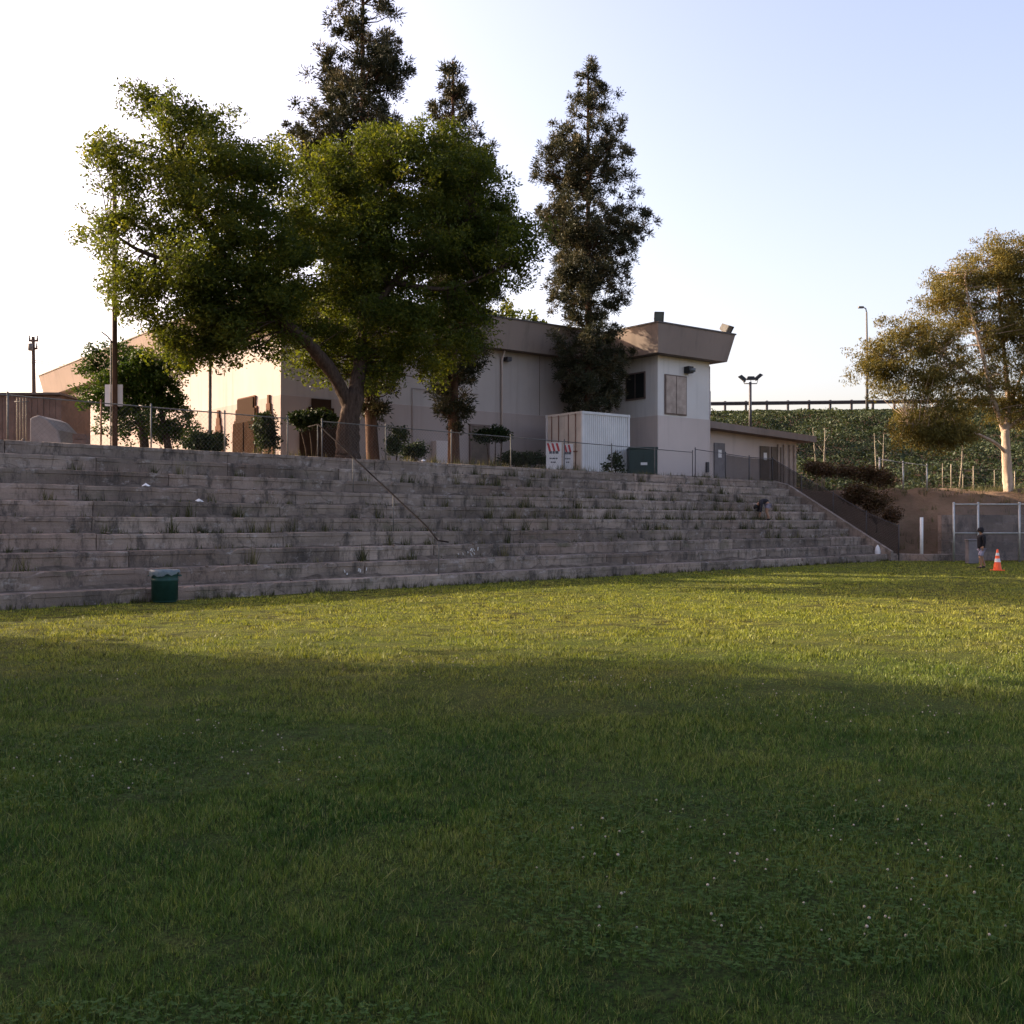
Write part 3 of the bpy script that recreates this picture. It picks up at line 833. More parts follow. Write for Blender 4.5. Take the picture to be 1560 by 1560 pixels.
def make_pine(label, px, Y, base_px, prof, nbr, seed, tuft_r=0.42, cut=None, needle=0.15, name='pine_tree'):
    rng = np.random.default_rng(seed)
    base = Vector((wx(base_px, Y), Y, ZP - 0.1))
    root = thing(name, label, 'tree', base, 'pine trees in front of the hall')
    pys = np.array([p[0] for p in prof], float)
    L = np.maximum(.08, np.array([px - p[1] for p in prof], float) * Y / FPX - .22)
    R = np.maximum(.08, np.array([p[2] - px for p in prof], float) * Y / FPX - .22)
    top = wz(pys[0], Y)
    trunk = [base, Vector((wx(base_px * .6 + px * .4, Y), Y, ZP + 3)), Vector((wx(px, Y), Y, (top + ZP) / 2)), Vector((wx(px, Y), Y, top - .2))]
    c = catmull(trunk, 8)
    m = MB(); m.tube(c, [0.24 * (1 - .9 * i / (len(c) - 1)) + .02 for i in range(len(c))], 9)
    m.build('trunk', M['bark_pine'], root, True)
    # branches weighted by the local width
    grid = np.linspace(pys[0], pys[-1], 400)
    wd = np.interp(grid, pys, L + R) + 0.25
    cdf = np.cumsum(wd); cdf /= cdf[-1]
    br = MB(); tc = []; tdir = []
    for i in range(nbr):
        py = np.interp(rng.random(), cdf, grid)
        # whorls: gather the branches in tiers
        tier = 1150.0 / Y; k_ = round((py - pys[0]) / tier); py = pys[0] + k_ * tier + rng.normal(0, 4.5)
        py = min(max(py, pys[0]), pys[-1])
        z = wz(py, Y)
        phi = rng.random() * 2 * math.pi
        l = np.interp(py, pys, L); r = np.interp(py, pys, R)
        cph, sph = math.cos(phi), math.sin(phi)
        ext = math.sqrt((cph * (r if cph > 0 else l)) ** 2 + (sph * (l + r) / 2) ** 2) * rng.uniform(0.50, 1.15) + 0.05
        tx = np.interp(z, [p.z for p in c], [p.x for p in c])
        a = Vector((tx, Y, z - 0.30 * ext - .1)); b = Vector((tx + cph * ext, Y + sph * ext, z))
        mid = a.lerp(b, .55) + Vector((0, 0, -.10 * ext))
        if cut is not None and not cut(np.array([list(b)]))[0]:
            b = a.lerp(b, .45); mid = a.lerp(b, .5)
        br.tube([a, mid, b], [.02 + .012 * ext, .015 + .006 * ext, .008], 4, False)
        nt = max(2, int(ext * 3.4))
        for j in range(nt):
            f = 1.0 - .60 * rng.random() ** 1.8 if j else 1.0
            p = (a.lerp(mid, f / .55) if f < .55 else mid.lerp(b, (f - .55) / .45))
            o = Vector((rng.normal(0, .22), rng.normal(0, .22), rng.normal(0.05, .20))) * min(1, ext)
            tc.append(p + o); tdir.append(((b - a).normalized() * .6 + Vector((0, 0, .7))).normalized())
    br.build('branches', M['bark_pine'], root, True)['kind'] = 'stuff'
    tc = np.array([list(p) for p in tc]); td = np.array([list(p) for p in tdir])
    n = len(tc); per = 105
    rep = np.repeat(np.arange(n), per); N_ = len(rep)
    d = rng.normal(0, 1, (N_, 3)) + td[rep] * 0.8
    d /= np.linalg.norm(d, axis=1)[:, None]
    sz = (tuft_r * (0.55 + 0.75 * rng.random(n)))[rep]
    c0 = tc[rep] + d * (sz * rng.random(N_) * .75)[:, None]
    e = rng.normal(0, 1, (N_, 3)); e -= d * (e * d).sum(1)[:, None]; e /= np.linalg.norm(e, axis=1)[:, None]
    w = 0.026
    nl = (needle * (0.5 + 0.6 * rng.random(N_)))[:, None]
    tri = np.stack([c0 - e * w, c0 + e * w, c0 + d * nl], 1)
    v = np.clip(.5 * rng.random(n)[rep] + .5 * rng.random(N_), 0, 1)
    if cut is not None:
        k = cut(tri[:, 2]); tri = tri[k]; v = v[k]
    np_mesh('crown', tri.reshape(-1, 3), 3, M['leaf_pine'], root, v)
    return root

def off_wall(p):
    """False where foliage would pass through the hall's front wall or roof edge"""
    q = (p[:, 0] - G0.x) * B.x + (p[:, 1] - G0.y) * B.y
    return (q < -0.15) | (p[:, 2] > 10.9)
make_pine('tallest pine, its top cut off by the picture edge, rising behind the leaning tree', 553, 38.0, 569,
          [(-70, 545, 562), (-30, 520, 590), (0, 517, 604), (50, 515, 606), (95, 492, 612), (112, 478, 630), (150, 500, 612), (190, 440, 605), (215, 440, 600), (300, 490, 610), (420, 510, 605), (520, 525, 590), (560, 530, 596), (625, 545, 596), (640, 556, 584)], 300, 41)
make_pine('pine with a thin spire top, half hidden behind the right side of the leaning tree', 690, 40.5, 691,
          [(86, 684, 697), (115, 670, 708), (150, 655, 714), (185, 652, 742), (230, 650, 768), (300, 640, 775), (400, 640, 770), (470, 640, 755), (520, 655, 745), (560, 662, 742), (600, 655, 735), (635, 650, 712), (655, 680, 700)], 310, 42)
make_pine('free-standing layered pine behind the white shipping container', 896, 49.6, 897,
          [(95, 888, 904), (112, 878, 910), (140, 868, 925), (180, 862, 932), (210, 838, 955), (255, 816, 960), (272, 828, 955), (300, 850, 935), (318, 830, 1006), (345, 826, 985), (372, 838, 975), (388, 850, 950), (412, 828, 972), (440, 838, 958), (470, 852, 945), (492, 868, 925), (506, 830, 962), (530, 836, 955), (565, 846, 948), (600, 852, 952), (632, 880, 930)], 330, 43, cut=off_wall)

# trees showing over the roof
for lab, px, py, Y, r, sd in (('leafy treetop showing over the hall roof close beside the leaning tree', 762, 478, 86, 24, 51), ('small treetop peeping over the hall roof left of the layered pine', 806, 494, 84, 20, 52)):
    base = Vector((wx(px, Y), Y, float(height(np.array(wx(px, Y)), np.array(Y))) - .1))
    tree('distant_tree', lab, base, [([base, W(px, py + 120, Y), W(px, py + 20, Y)], .28, .08)], [lob(px, py, Y, r, r * 1.0), lob(px - 14, py + 35, Y, r * 1.3, r * 1.4), lob(px + 12, py + 42, Y, r * 1.2, r * 1.3)],
         M['leaf_broad'], M['bark_broad'], 60, 60, .7, .34, .5, sd, br=.04, group='treetops over the roof')

# trees of the row on the upper ground left of the picture; they shade the near field
for i, (x, y, r, h) in enumerate(((-21.5, 17.2, 4.1, 15.5), (-24.5, 12.0, 4.6, 16.0), (-28.5, 7.0, 4.8, 16.5), (-32.5, 2.0, 5.0, 17), (-37.0, -3.0, 5.0, 17.5))):
    base = Vector((x, y, ZP - .1))
    lobes = [(Vector((x, y, h - 2.2)), (r * .8, r * .8, 2.2), 3), (Vector((x - .2 * r, y - .25 * r, h - 4.4)), (r * .85, r * .85, 2.4), 4), (Vector((x + .2 * r, y + .12 * r, h - 4.6)), (r * .9, r * .9, 2.4), 4),
             (Vector((x, y - .2 * r, h - 7.2)), (r * .80, r * .80, 2.2), 4), (Vector((x, y, h - 9.4)), (r * .72, r * .72, 1.9), 3)]
    tree('shade_tree', ('first', 'second', 'third', 'fourth', 'fifth')[i] + ' dense shade tree of the row on the upper ground left of the picture', base,
         [([base, Vector((x + .1, y, h * .5)), Vector((x, y, h - 3))], .34, .08)], lobes, M['leaf_broad'], M['bark_broad'], 330, 58, 1.0, .38, .7, 60 + i, br=.05, group='shade trees left of the picture', shell=.1)

# ================================================================ BUILDINGS
def outset(poly, d):
    n = len(poly); out = []
    for i in range(n):
        a = Vector(poly[i - 1]); b = Vector(poly[i]); c = Vector(poly[(i + 1) % n])
        d1 = (b - a).normalized(); d2 = (c - b).normalized()
        n1 = Vector((d1.y, -d1.x)); n2 = Vector((d2.y, -d2.x))
        out.append((b.x + (n1.x + n2.x) * d, b.y + (n1.y + n2.y) * d))
    return out

def make_hall():
    root = thing('school_hall', 'white two-storey school hall with flared tan roof edge and corner press box', 'building', BW(10, 10, ZP))
    foot = [(0, 0), (17.41, 0), (17.41, -3.57), (21.0, -3.57), (21.0, 31), (0, 31)]
    zf, zt, zb = 9.48, 10.78, 6.67
    def prism(poly, z0, z1, name, mat, cap=True):
        n = len(poly); m = MB()
        m.add([BW(p, q, z0) for p, q in poly] + [BW(p, q, z1) for p, q in poly], [(i, (i + 1) % n, n + (i + 1) % n, n + i) for i in range(n)])
        return m.build(name, mat, root)
    def wall(poly, idx, z0, z1, name, mat):
        n = len(poly); m = MB()
        for i in idx:
            a, b = poly[i], poly[(i + 1) % n]
            m.add([BW(*a, z0), BW(*b, z0), BW(*b, z1), BW(*a, z1)], [(0, 1, 2, 3)])
        return m.build(name, mat, root)
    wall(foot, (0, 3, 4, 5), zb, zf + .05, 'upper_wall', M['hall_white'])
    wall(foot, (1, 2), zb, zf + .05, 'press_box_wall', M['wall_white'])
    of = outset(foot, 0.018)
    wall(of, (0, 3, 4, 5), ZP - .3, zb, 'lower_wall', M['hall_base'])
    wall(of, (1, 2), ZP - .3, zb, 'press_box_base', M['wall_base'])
    m = MB()     # narrow ledge on top of the lower wall
    o1 = outset(foot, 0.018); n = len(foot)
    m.add([BW(p, q, zb) for p, q in o1] + [BW(p, q, zb + .012) for p, q in outset(foot, -.02)], [(i, (i + 1) % n, n + (i + 1) % n, n + i) for i in range(n)])
    m.build('wall_ledge', M['wall_base'], root)
    lo, hi = outset(foot, .60), outset(foot, .88)
    m = MB(); m.add([BW(p, q, zf) for p, q in lo] + [BW(p, q, zt) for p, q in hi], [(i, (i + 1) % n, n + (i + 1) % n, n + i) for i in range(n)])
    fa = m.build('fascia', M['fascia'], root)
    m = MB(); m.add([BW(p, q, zf) for p, q in outset(foot, -.05)] + [BW(p, q, zf) for p, q in lo], [(i, (i + 1) % n, n + (i + 1) % n, n + i) for i in range(n)])
    m.build('soffit', M['soffit'], root)
    o2 = outset(foot, .92); o3 = outset(foot, .70)
    m = MB()
    m.add([BW(p, q, zt + .002) for p, q in o2] + [BW(p, q, zt + .07) for p, q in o2] + [BW(p, q, zt + .07) for p, q in o3] + [BW(p, q, zt - .25) for p, q in o3],
          [(k * n + i, k * n + (i + 1) % n, (k + 1) * n + (i + 1) % n, (k + 1) * n + i) for k in range(3) for i in range(n)])
    m.build('roof_edge', M['coping'], fa)
    m = MB(); m.add([BW(p, q, zt - .2) for p, q in o3], [tuple(range(n))]); m.build('roof', M['roofing'], root)
    # ---- reliefs with stepped outlines on the sunny wall (p = 0) and one on the shaded wall (q = 0)
    def stepped(c0, wid, ztop, mat, name, face='p', depth=.10, nst=4, wtop=.35):
        m = MB(); h0 = ztop - 1.35
        lay = [(wid, ZP - .3, h0)]
        for i in range(nst):
            f = 1 - (i + 1) / nst
            lay.append((wid * (wtop + (1 - wtop) * f), h0 + 1.35 * i / nst, h0 + 1.35 * (i + 1) / nst))
        for j, (w, z0, z1) in enumerate(lay):
            d = depth
            if face == 'p': m.box(-d, c0 - w / 2, z0, -.02, c0 + w / 2, z1, BW)
            else: m.box(c0 - w / 2, -d, z0, c0 + w / 2, -.02, z1, BW)
        return m.build(name, mat, root)
    stepped(3.05, 2.72, 6.86, M['orange_relief'], 'stepped_border', nst=3, wtop=.62, depth=.09)
    e = stepped(3.05, 2.5, 6.80, M['brown_relief'], 'stepped_entrance', nst=3, wtop=.62, depth=.14)
    for dq in (-.56, .56):
        d = MB().box(-.20, 3.05 + dq - .5, ZP, -.145, 3.05 + dq + .5, ZP + 2.25, BW).build('door', M['door_dark'], e)
    stepped(.95, .85, 6.75, M['orange_relief'], 'stepped_pilaster', nst=4, wtop=.2)
    stepped(5.95, .95, 6.55, M['orange_relief'], 'stepped_pilaster', nst=4, wtop=.2)
    stepped(1.75, 1.9, 6.62, M['brown_relief'], 'stepped_pilaster', 'q', nst=4, wtop=.45)
    # ---- shaded wall: door, downpipe, little lamp
    t = (lambda px: ((px - CXP) / FPX * G0.y - G0.x) / (A.x - (px - CXP) / FPX * A.y))
    p0, p1 = t(716), t(742)
    d = MB().box(p0, -.10, ZP, p1, -.02, 5.95, BW).build('door', M['door_brown'], root)
    MB().box(p0 - .07, -.13, ZP, p0 - .002, -.02, 6.03, BW).box(p1 + .002, -.13, ZP, p1 + .07, -.02, 6.03, BW).box(p0 - .07, -.13, 5.952, p1 + .07, -.02, 6.05, BW).build('door_frame', M['frame_brown'], d)
    pd = t(763)
    MB().tube([BW(pd, -.09, ZP), BW(pd, -.09, 9.1), BW(pd, -.3, 9.45)], .045, 8).build('downpipe', M['wall_base'], root, True)
    MB().box(t(770) - .12, -.32, 9.02, t(770) + .12, -.02, 9.2, BW).build('wall_lamp', M['steel_dark'], root)
    MB().box(t(668) - .35, -.35, ZP, t(668) + .35, -.02, 5.2, BW).build('utility_cabinet', M['wall_base'], root)
    for ps, zz in ((7.0, 8.7), (14.6, 8.7), (10.9, 4.3)):
        v_ = MB().box(ps - .3, -.06, zz - .2, ps + .3, -.021, zz + .2, BW).build('vent', M['steel_dull'], root)
        for kk in range(5): MB().box(ps - .26, -.085, zz - .17 + kk * .075, ps + .26, -.062, zz - .13 + kk * .075, BW).build('louvre', M['steel_dark'], v_)
    MB().tube([BW(6.1, -.05, ZP), BW(6.1, -.05, 7.4), BW(9.6, -.05, 7.4)], .02, 6).build('conduit', M['hall_base'], root, True)
    for ps in (4.4, 8.8, 13.2): MB().box(ps - .012, -.012, zb + .02, ps + .012, .05, zf, BW).build('wall_joint', M['frame_brown'], root)
    # ---- press box: shuttered window, dark window, lamp, boxes
    q0 = -3.57
    w = MB().box(17.41 + .44, q0 - .06, 6.76, 17.41 + 1.92, q0 - .01, 8.64, BW).build('shuttered_window', M['frame_brown'], root)
    for a0, a1 in ((.50, 1.155), (1.205, 1.86)):
        MB().box(17.41 + a0, q0 - .085, 6.82, 17.41 + a1, q0 - .062, 8.58, BW).build('shutter_panel', M['tan_panel'], w)
    p_ = 17.41
    w = MB().box(p_ - .05, q0 + .78, 7.52, p_ + .02, q0 + 2.10, 8.82, BW).build('window', M['frame_brown'], root)
    for b0, b1 in ((.85, 1.41), (1.47, 2.03)):
        MB().box(p_ - .062, q0 + b0, 7.59, p_ - .052, q0 + b1, 8.75, BW).build('pane', M['glass_dark'], w)
    MB().box(18.0, q0 - .022, ZP - .2, 20.9, q0 - .019, ZP + .35, BW).build('wall_skirt', M['fascia'], root)
    lm = MB().box(19.18, q0 - .34, 8.78, 19.5, q0 - .01, 9.10, BW).build('wall_floodlight', M['black'], root)
    MB().lathe(BW(19.34, q0 - .40, 8.9), [(.02, -.1), (.15, -.08), (.17, .08), (.02, .1)], 12).build('lens', M['lens'], lm, True)
    MB().box(21.02, q0 + .1, 7.0, 21.22, q0 + .6, 8.1, BW).build('meter_box', M['wall_white'], root)
    MB().tube([BW(21.08, q0 + .06, ZP + .2), BW(21.08, q0 + .06, 9.3)], .035, 6).build('conduit', M['wall_base'], root, True)
    MB().box(20.7, q0 - .12, 4.1, 20.85, q0 - .02, 4.6, BW).build('outlet_box', M['steel_dark'], root)
    # ---- low wing to the right
    z0, z1 = 6.78, 6.42
    def wr(p, q, z): return BW(p, q, z)
    MB().box(21.01, -2.0, ZP - .3, 29.9, 6, 6.36, BW).build('wing_wall', M['wall_base'], root)
    m = MB()
    m.hexa([BW(21.3, -2.75, z0 - .34), BW(30.7, -2.75, z1 - .34), BW(30.7, 6.5, z1 - .34), BW(21.3, 6.5, z0 - .34)], [BW(21.3, -2.75, z0), BW(30.7, -2.75, z1), BW(30.7, 6.5, z1), BW(21.3, 6.5, z0)])
    m.build('wing_roof', M['fascia'], root)
    tw = (lambda px: (lambda k: (k * BW(0, -2, 0).y - BW(0, -2, 0).x) / (A.x - k * A.y))((px - CXP) / FPX))
    for a0, a1, mt in ((1087, 1103, 'door_grey'), (1157, 1171, 'door_brown'), (1174, 1189, 'door_brown')):
        d = MB().box(tw(a0), -2.07, ZP, tw(a1), -2.012, 5.75, BW).build('door', M[mt], root)
        if mt == 'door_grey' or a0 == 1157:
            c = (tw(a0) + tw(a1)) / 2
            MB().box(c - .13, -2.085, 5.0, c + .13, -2.072, 5.4, BW).build('notice', M['litter'], d)
    for pp in (28.2, 28.7, 29.2, 29.6):
        MB().box(pp, -2.11, ZP, pp + .12, -2.01, 5.9, BW).build('pilaster', M['tan_panel'], root)
    return root
make_hall()

def flood(name, label, c, yaw, tilt, sz=.42, stand=.35):
    """box floodlight on a short bracket; c is the foot of the bracket"""
    root = thing(name, label, 'floodlight', c, 'floodlights on the press box roof')
    c = Vector(c); h = c + Vector((0, 0, stand + sz * .5))
    f = Vector((math.sin(yaw) * math.cos(tilt), math.cos(yaw) * math.cos(tilt), -math.sin(tilt))); r = Vector((math.cos(yaw), -math.sin(yaw), 0)); u = r.cross(f)
    def fn(x, y, z): return h + r * x + f * y + u * z
    s = sz / 2
    m = MB(); b = .66
    m.hexa([fn(-s * b, -s * .9, -s * b), fn(s * b, -s * .9, -s * b), fn(s, s, -s), fn(-s, s, -s)], [fn(-s * b, -s * .9, s * b), fn(s * b, -s * .9, s * b), fn(s, s, s), fn(-s, s, s)])
    m.build('housing', M['steel_dull'], root)
    MB().box(-s * .86, s + .003, -s * .86, s * .86, s + .02, s * .86, fn).build('lens', M['lens'], root)
    fr = MB()
    for a in ((-s, -s, s, -s * .87), (-s, s * .87, s, s), (-s, -s * .868, -s * .87, s * .868), (s * .87, -s * .868, s, s * .868)):
        fr.box(a[0], s + .002, a[1], a[2], s + .05, a[3], fn)
    fr.build('frame', M['black'], root)
    MB().tube([c - Vector((0, 0, .05)), c + Vector((0, 0, stand + .05))], .035, 8).build('bracket', M['steel_dark'], root, True)
flood('roof_floodlight', 'square dark floodlight on the near left corner of the press box roof', BW(17.41 - .55, -3.57 - .55, 10.85), math.radians(175), .25, .44, .08)
flood('roof_floodlight', 'tilted grey floodlight on the right end of the press box roof', BW(21.0 + .60, -3.57 - .5, 10.85), math.radians(130), .55, .46, .06)

# shed and gate at the far left
def make_shed():
    Y = 40.5
    x0, x1 = wx(-60, Y), wx(91, Y)
    root = thing('board_shed', 'brown boarded shed behind the fence at the left edge', 'shed', (x1 - 2, Y, ZP))
    zt = wz(600, Y)
    MB().box(x0, Y + .06, ZP - .2, x1 - .02, Y + 3, zt - .05).build('wall', M['shed_brown'], root)
    x = x0; i = 0
    while x < x1 - .05:
        MB().box(x, Y + random.uniform(0, .02), ZP - .1, x + .21, Y + .055, zt - .08 + random.uniform(-.03, .03)).build('board', M['shed_brown'], root)
        x += .225
    MB().box(x0 - .1, Y - .12, zt - .04, x1 + .08, Y + 3.1, zt + .04).build('roof', M['coping'], root)
    root2 = thing('bar_gate', 'pale metal bar gate standing before the brown shed', 'gate', (wx(33, 36.5), 36.5, ZP))
    for k in range(4):
        px = 26 + k * 4.6
        MB().tube([W(px, 0, 36.5) * Vector((1, 1, 0)) + Vector((0, 0, ZP)) if False else Vector((wx(px, 36.5), 36.5, ZP)), Vector((wx(px, 36.5), 36.5, wz(606, 36.5)))], .022, 6).build('bar', M['bark_pale'], root2, True)
    for z in (ZP + .25, wz(612, 36.5)):
        MB().tube([Vector((wx(22, 36.5), 36.5, z)), Vector((wx(44, 36.5), 36.5, z))], .02, 6).build('crossbar', M['steel_dull'], root2, True)
    # concrete ramp wall
    Yh = 33.5
    pr = [(44, 668), (45, 637), (58, 632), (72, 638), (88, 655), (101, 668)]
    m = MB(); n = len(pr)
    lo = [W(a, b, Yh) for a, b in pr]
    for v in (lo[0], lo[-1]): v.z = ZP - .15
    hi = [v + Vector((0, 1.6, 0)) for v in lo]
    m.add(lo + hi, [tuple(range(n)), tuple(reversed(range(n, 2 * n)))] + [(i, n + i, n + (i + 1) % n, (i + 1) % n) for i in range(n)])
    m.thing('ramp_wall', M['tarp'], 'smooth grey sloping concrete ramp wall in front of the brown shed', 'ramp', lo[0], None, False, .05)
    c = thing('crate', 'small brown crate on the ground left of the wooden lamp pole', 'crate', (wx(124, 29), 29.0, ZP))
    for k in range(3):
        MB().box(wx(114, 29), 28.85, ZP + .02 + k * .155, wx(134, 29), 28.88, ZP + .16 + k * .155).build('slat', M['shed_brown'], c)
    MB().box(wx(114, 29) + .01, 28.89, ZP, wx(134, 29) - .01, 29.2, ZP + .45).build('body', M['shed_brown'], c)
make_shed()

# ================================================================ FENCES
def chain(p0, p1, z0, z1, h, pitch=.085, r=.0016):
    """wires of one chain-link span between p0 and p1 (xy), foot levels z0, z1"""
    p0 = Vector((p0[0], p0[1], 0)); p1 = Vector((p1[0], p1[1], 0)); L = (p1 - p0).length; d = (p1 - p0) / L; nn = Vector((-d.y, d.x, 0))
    m = MB()
    def P(a, b): return p0 + d * a + Vector((0, 0, z0 + (z1 - z0) * a / L + b))
    def wire(a0, b0, a1, b1, off):
        A0, A1 = P(a0, b0), P(a1, b1); dd = (A1 - A0).normalized(); s = dd.cross(nn).normalized()
        vs = []
        for q in (A0, A1): vs += [q + s * r + nn * off, q - s * r * .5 + nn * (r * .87 + off), q - s * r * .5 + nn * (off - r * .87)]
        m.add(vs, [(0, 1, 4, 3), (1, 2, 5, 4), (2, 0, 3, 5)])
    step = pitch * 1.414
    a = -h
    while a < L:
        s0, s1 = max(a, 0), min(a + h, L)
        if s1 - s0 > .02:
            wire(s0, s0 - a, s1, s1 - a, .002)
            wire(s0, h - (s0 - a), s1, h - (s1 - a), -.002)
        a += step
    return m

def fence(name, label, pts, h, post_r=.022, rail_r=.016, mat='steel_dull', screen=None, mid=False, posts=None, postmats=None, chainlink=True, group=None, bottom=.05, scr0=0):
    """pts: Vectors on the ground, one per post"""
    root = thing(name, label, 'fence', pts[0], group)
    hs = h if hasattr(h, '__len__') else [h] * len(pts)
    for i, p in enumerate(pts):
        pm = M[postmats.get(i, mat)] if postmats else M[mat]
        MB().tube([p - Vector((0, 0, .15)), p + Vector((0, 0, hs[i] + .05))], post_r, 8).build('post', pm, root, True)
        MB().lathe(p + Vector((0, 0, hs[i] + .05)), [(post_r * 1.25, -.02), (post_r * 1.25, .012), (post_r * .5, .045), (.002, .05)], 8).build('post_cap', pm, root, True)
    for i in range(len(pts) - 1):
        a, b = pts[i], pts[i + 1]
        MB().tube([a + Vector((0, 0, hs[i])), b + Vector((0, 0, hs[i + 1]))], rail_r, 8).build('rail', M[mat], root, True)
        if mid: MB().tube([a + Vector((0, 0, hs[i] * .5)), b + Vector((0, 0, hs[i + 1] * .5))], rail_r * .9, 8).build('rail', M[mat], root, True)
        if chainlink:
            o = chain(a, b, a.z + bottom, b.z + bottom, min(hs[i], hs[i + 1]) - bottom).build('chain_link', M['steel_dull'], root); o['kind'] = 'stuff'
        if screen and i >= scr0:
            d = (b - a); d.z = 0; d.normalize(); nn = Vector((-d.y, d.x, 0)) * .03
            lo = [a + nn + Vector((0, 0, .06)), b + nn + Vector((0, 0, .06)), b + nn * 1.2 + Vector((0, 0, .06)), a + nn * 1.2 + Vector((0, 0, .06))]
            hi = [a + nn + Vector((0, 0, hs[i] - .04)), b + nn + Vector((0, 0, hs[i + 1] - .04)), b + nn * 1.2 + Vector((0, 0, hs[i + 1] - .04)), a + nn * 1.2 + Vector((0, 0, hs[i] - .04))]
            MB().hexa(lo, hi).build('windscreen', M[screen], root)
    return root
SF = 5.75
fence('chain_link_fence', 'low chain-link fence on top of the bleachers from the left edge to the leaning tree', [BL(t, SF, tier_z(9)) for t in (-9, -6, -3, 0, 2.3, 4.58, 5.93, 8.1, 10.15)], 1.08, postmats={5: 'rust'})
fence('chain_link_fence', 'low chain-link fence on top of the bleachers between the leaning tree and the press box', [BL(t, SF, tier_z(9)) for t in (11.36, 13.8, 16.6, 19.45, 22.3, 25.1, 27.9, 30.6)], 1.08)
ptsR = [BL(31.6, 6.3, ZP), BL(34.0, 6.3, ZP), BL(36.0, 6.3, ZP), BL(37.75, 6.1, ZP), BL(37.8, 4.6, 2.65), BL(37.8, 3.0, 1.7), BL(37.8, 1.4, .75), BL(37.8, -.1, .15)]
fence('screened_fence', 'dark screened fence beside the press box stepping down the far end of the bleachers', ptsR, [1.30, 1.22, 1.15, 1.15, 1.2, 1.3, 1.35, 1.35], mat='steel_dark', screen='screen_brown', scr0=1)
YG = 45.0
fence('gate_fence', 'tall galvanised chain-link gate fence with a middle rail behind the orange cone', [Vector((wx(p, YG), YG, 0)) for p in (1453, 1490, 1553, 1620)], 2.42, .045, .03, 'steel', 'screen_grey', True)
MB().tube([Vector((wx(1404, 46.4), 46.4, -.1)), Vector((wx(1404, 46.4), 46.4, wz(788, 46.4)))], .07, 10).thing('white_post', M['white_paint'], 'single white pipe post left of the chain-link gate', 'post', (wx(1404, 46.4), 46.4, 0), smooth=True)
m = MB()
rw = thing('retaining_wall', 'low grey block retaining wall behind the chain-link gate', 'wall', (wx(1480, 46.9), 46.9, 0))
for r in range(5):
    x = wx(1434, 46.9) - (0.45 if r % 2 else 0)
    while x < wx(1660, 46.9):
        xa = max(x, wx(1434, 46.9))
        MB().box(xa + .006, 46.9 + random.uniform(-.008, .008), r * .40, x + .894, 47.3, r * .40 + .39).build('block', M['concrete'], rw)
        x += .9
# frame of chain link on the bank and the far line of pale posts
def on_ground(px, Y): 
    X = wx(px, Y); return Vector((X, Y, float(height(np.array(X), np.array(Y)))))
fence('bank_fence', 'pale green chain-link fence corner on top of the dirt bank', [on_ground(1340, 53.5), on_ground(1376, 53), on_ground(1412, 52.5)], [1.6, 1.4, 1.25], .04, .025, 'steel')
fpost = [(1436, 706), (1449, 707), (1467, 722), (1483, 710), (1515, 716), (1546, 718), (1590, 718)]
rootf = thing('boundary_fence', 'line of pale thin posts and wire at the foot of the green embankment', 'fence', on_ground(1449, 61))
for i, (px, py) in enumerate(fpost):
    Y = 61.0 if i % 2 else 59.0
    p = on_ground(px, Y)
    MB().tube([p - Vector((0, 0, .1)), Vector((p.x, p.y, wz(py, Y)))], (.025, .036)[i % 2], 8).build('post', M['bark_pale'], rootf, True)
for z in (.5, .95, 1.4):
    MB().tube([on_ground(px, 60.0) + Vector((0, 0, z)) for px in (1430, 1480, 1530, 1600)], .008, 4).build('wire', M['steel_dull'], rootf)

# ================================================================ EMBANKMENT: ivy, guard rail, lamps
def make_ivy():
    rng = np.random.default_rng(5)
    n = 190000
    X = rng.random(n) * 56 + 10; Y = 62.5 + rng.random(n) * 30
    e0 = 67.0 - 0.10 * (X - 15)
    k = (Y > e0 - 3 + rng.normal(0, .8, n)) & (Y < e0 + 24.5)
    X, Y = X[k], Y[k]; n = len(X)
    lump = np.array([mnoise.noise(Vector((x * .30, y * .30, 2))) + .6 * mnoise.noise(Vector((x * .85, y * .85, 7))) for x, y in zip(X, Y)])
    keep = lump > -.85 + .12 * rng.random(n)
    X, Y, lump = X[keep], Y[keep], lump[keep]; n = len(X)
    crest = np.clip((67.0 - 0.10 * (X - 15) + 24.0 - Y) / 3.0, .12, 1)
    Z = height(X, Y) + rng.random(n) * (.25 + .9 * np.clip(lump + .3, 0, 1.2)) * crest
    v = np.clip(.36 + .38 * lump + rng.normal(0, .20, n), 0, 1)
    szs = .11 + .12 * rng.random(n)
    o = np_mesh('ivy', leaf_quads(np.stack([X, Y, Z], -1), szs, .75, rng, 0, .2), 4, M['leaf_ivy'], attr=v, loc=(30, 75, 6))
    setp(o, 'dense green ivy covering the freeway embankment', 'ivy', None, 'stuff')
make_ivy()

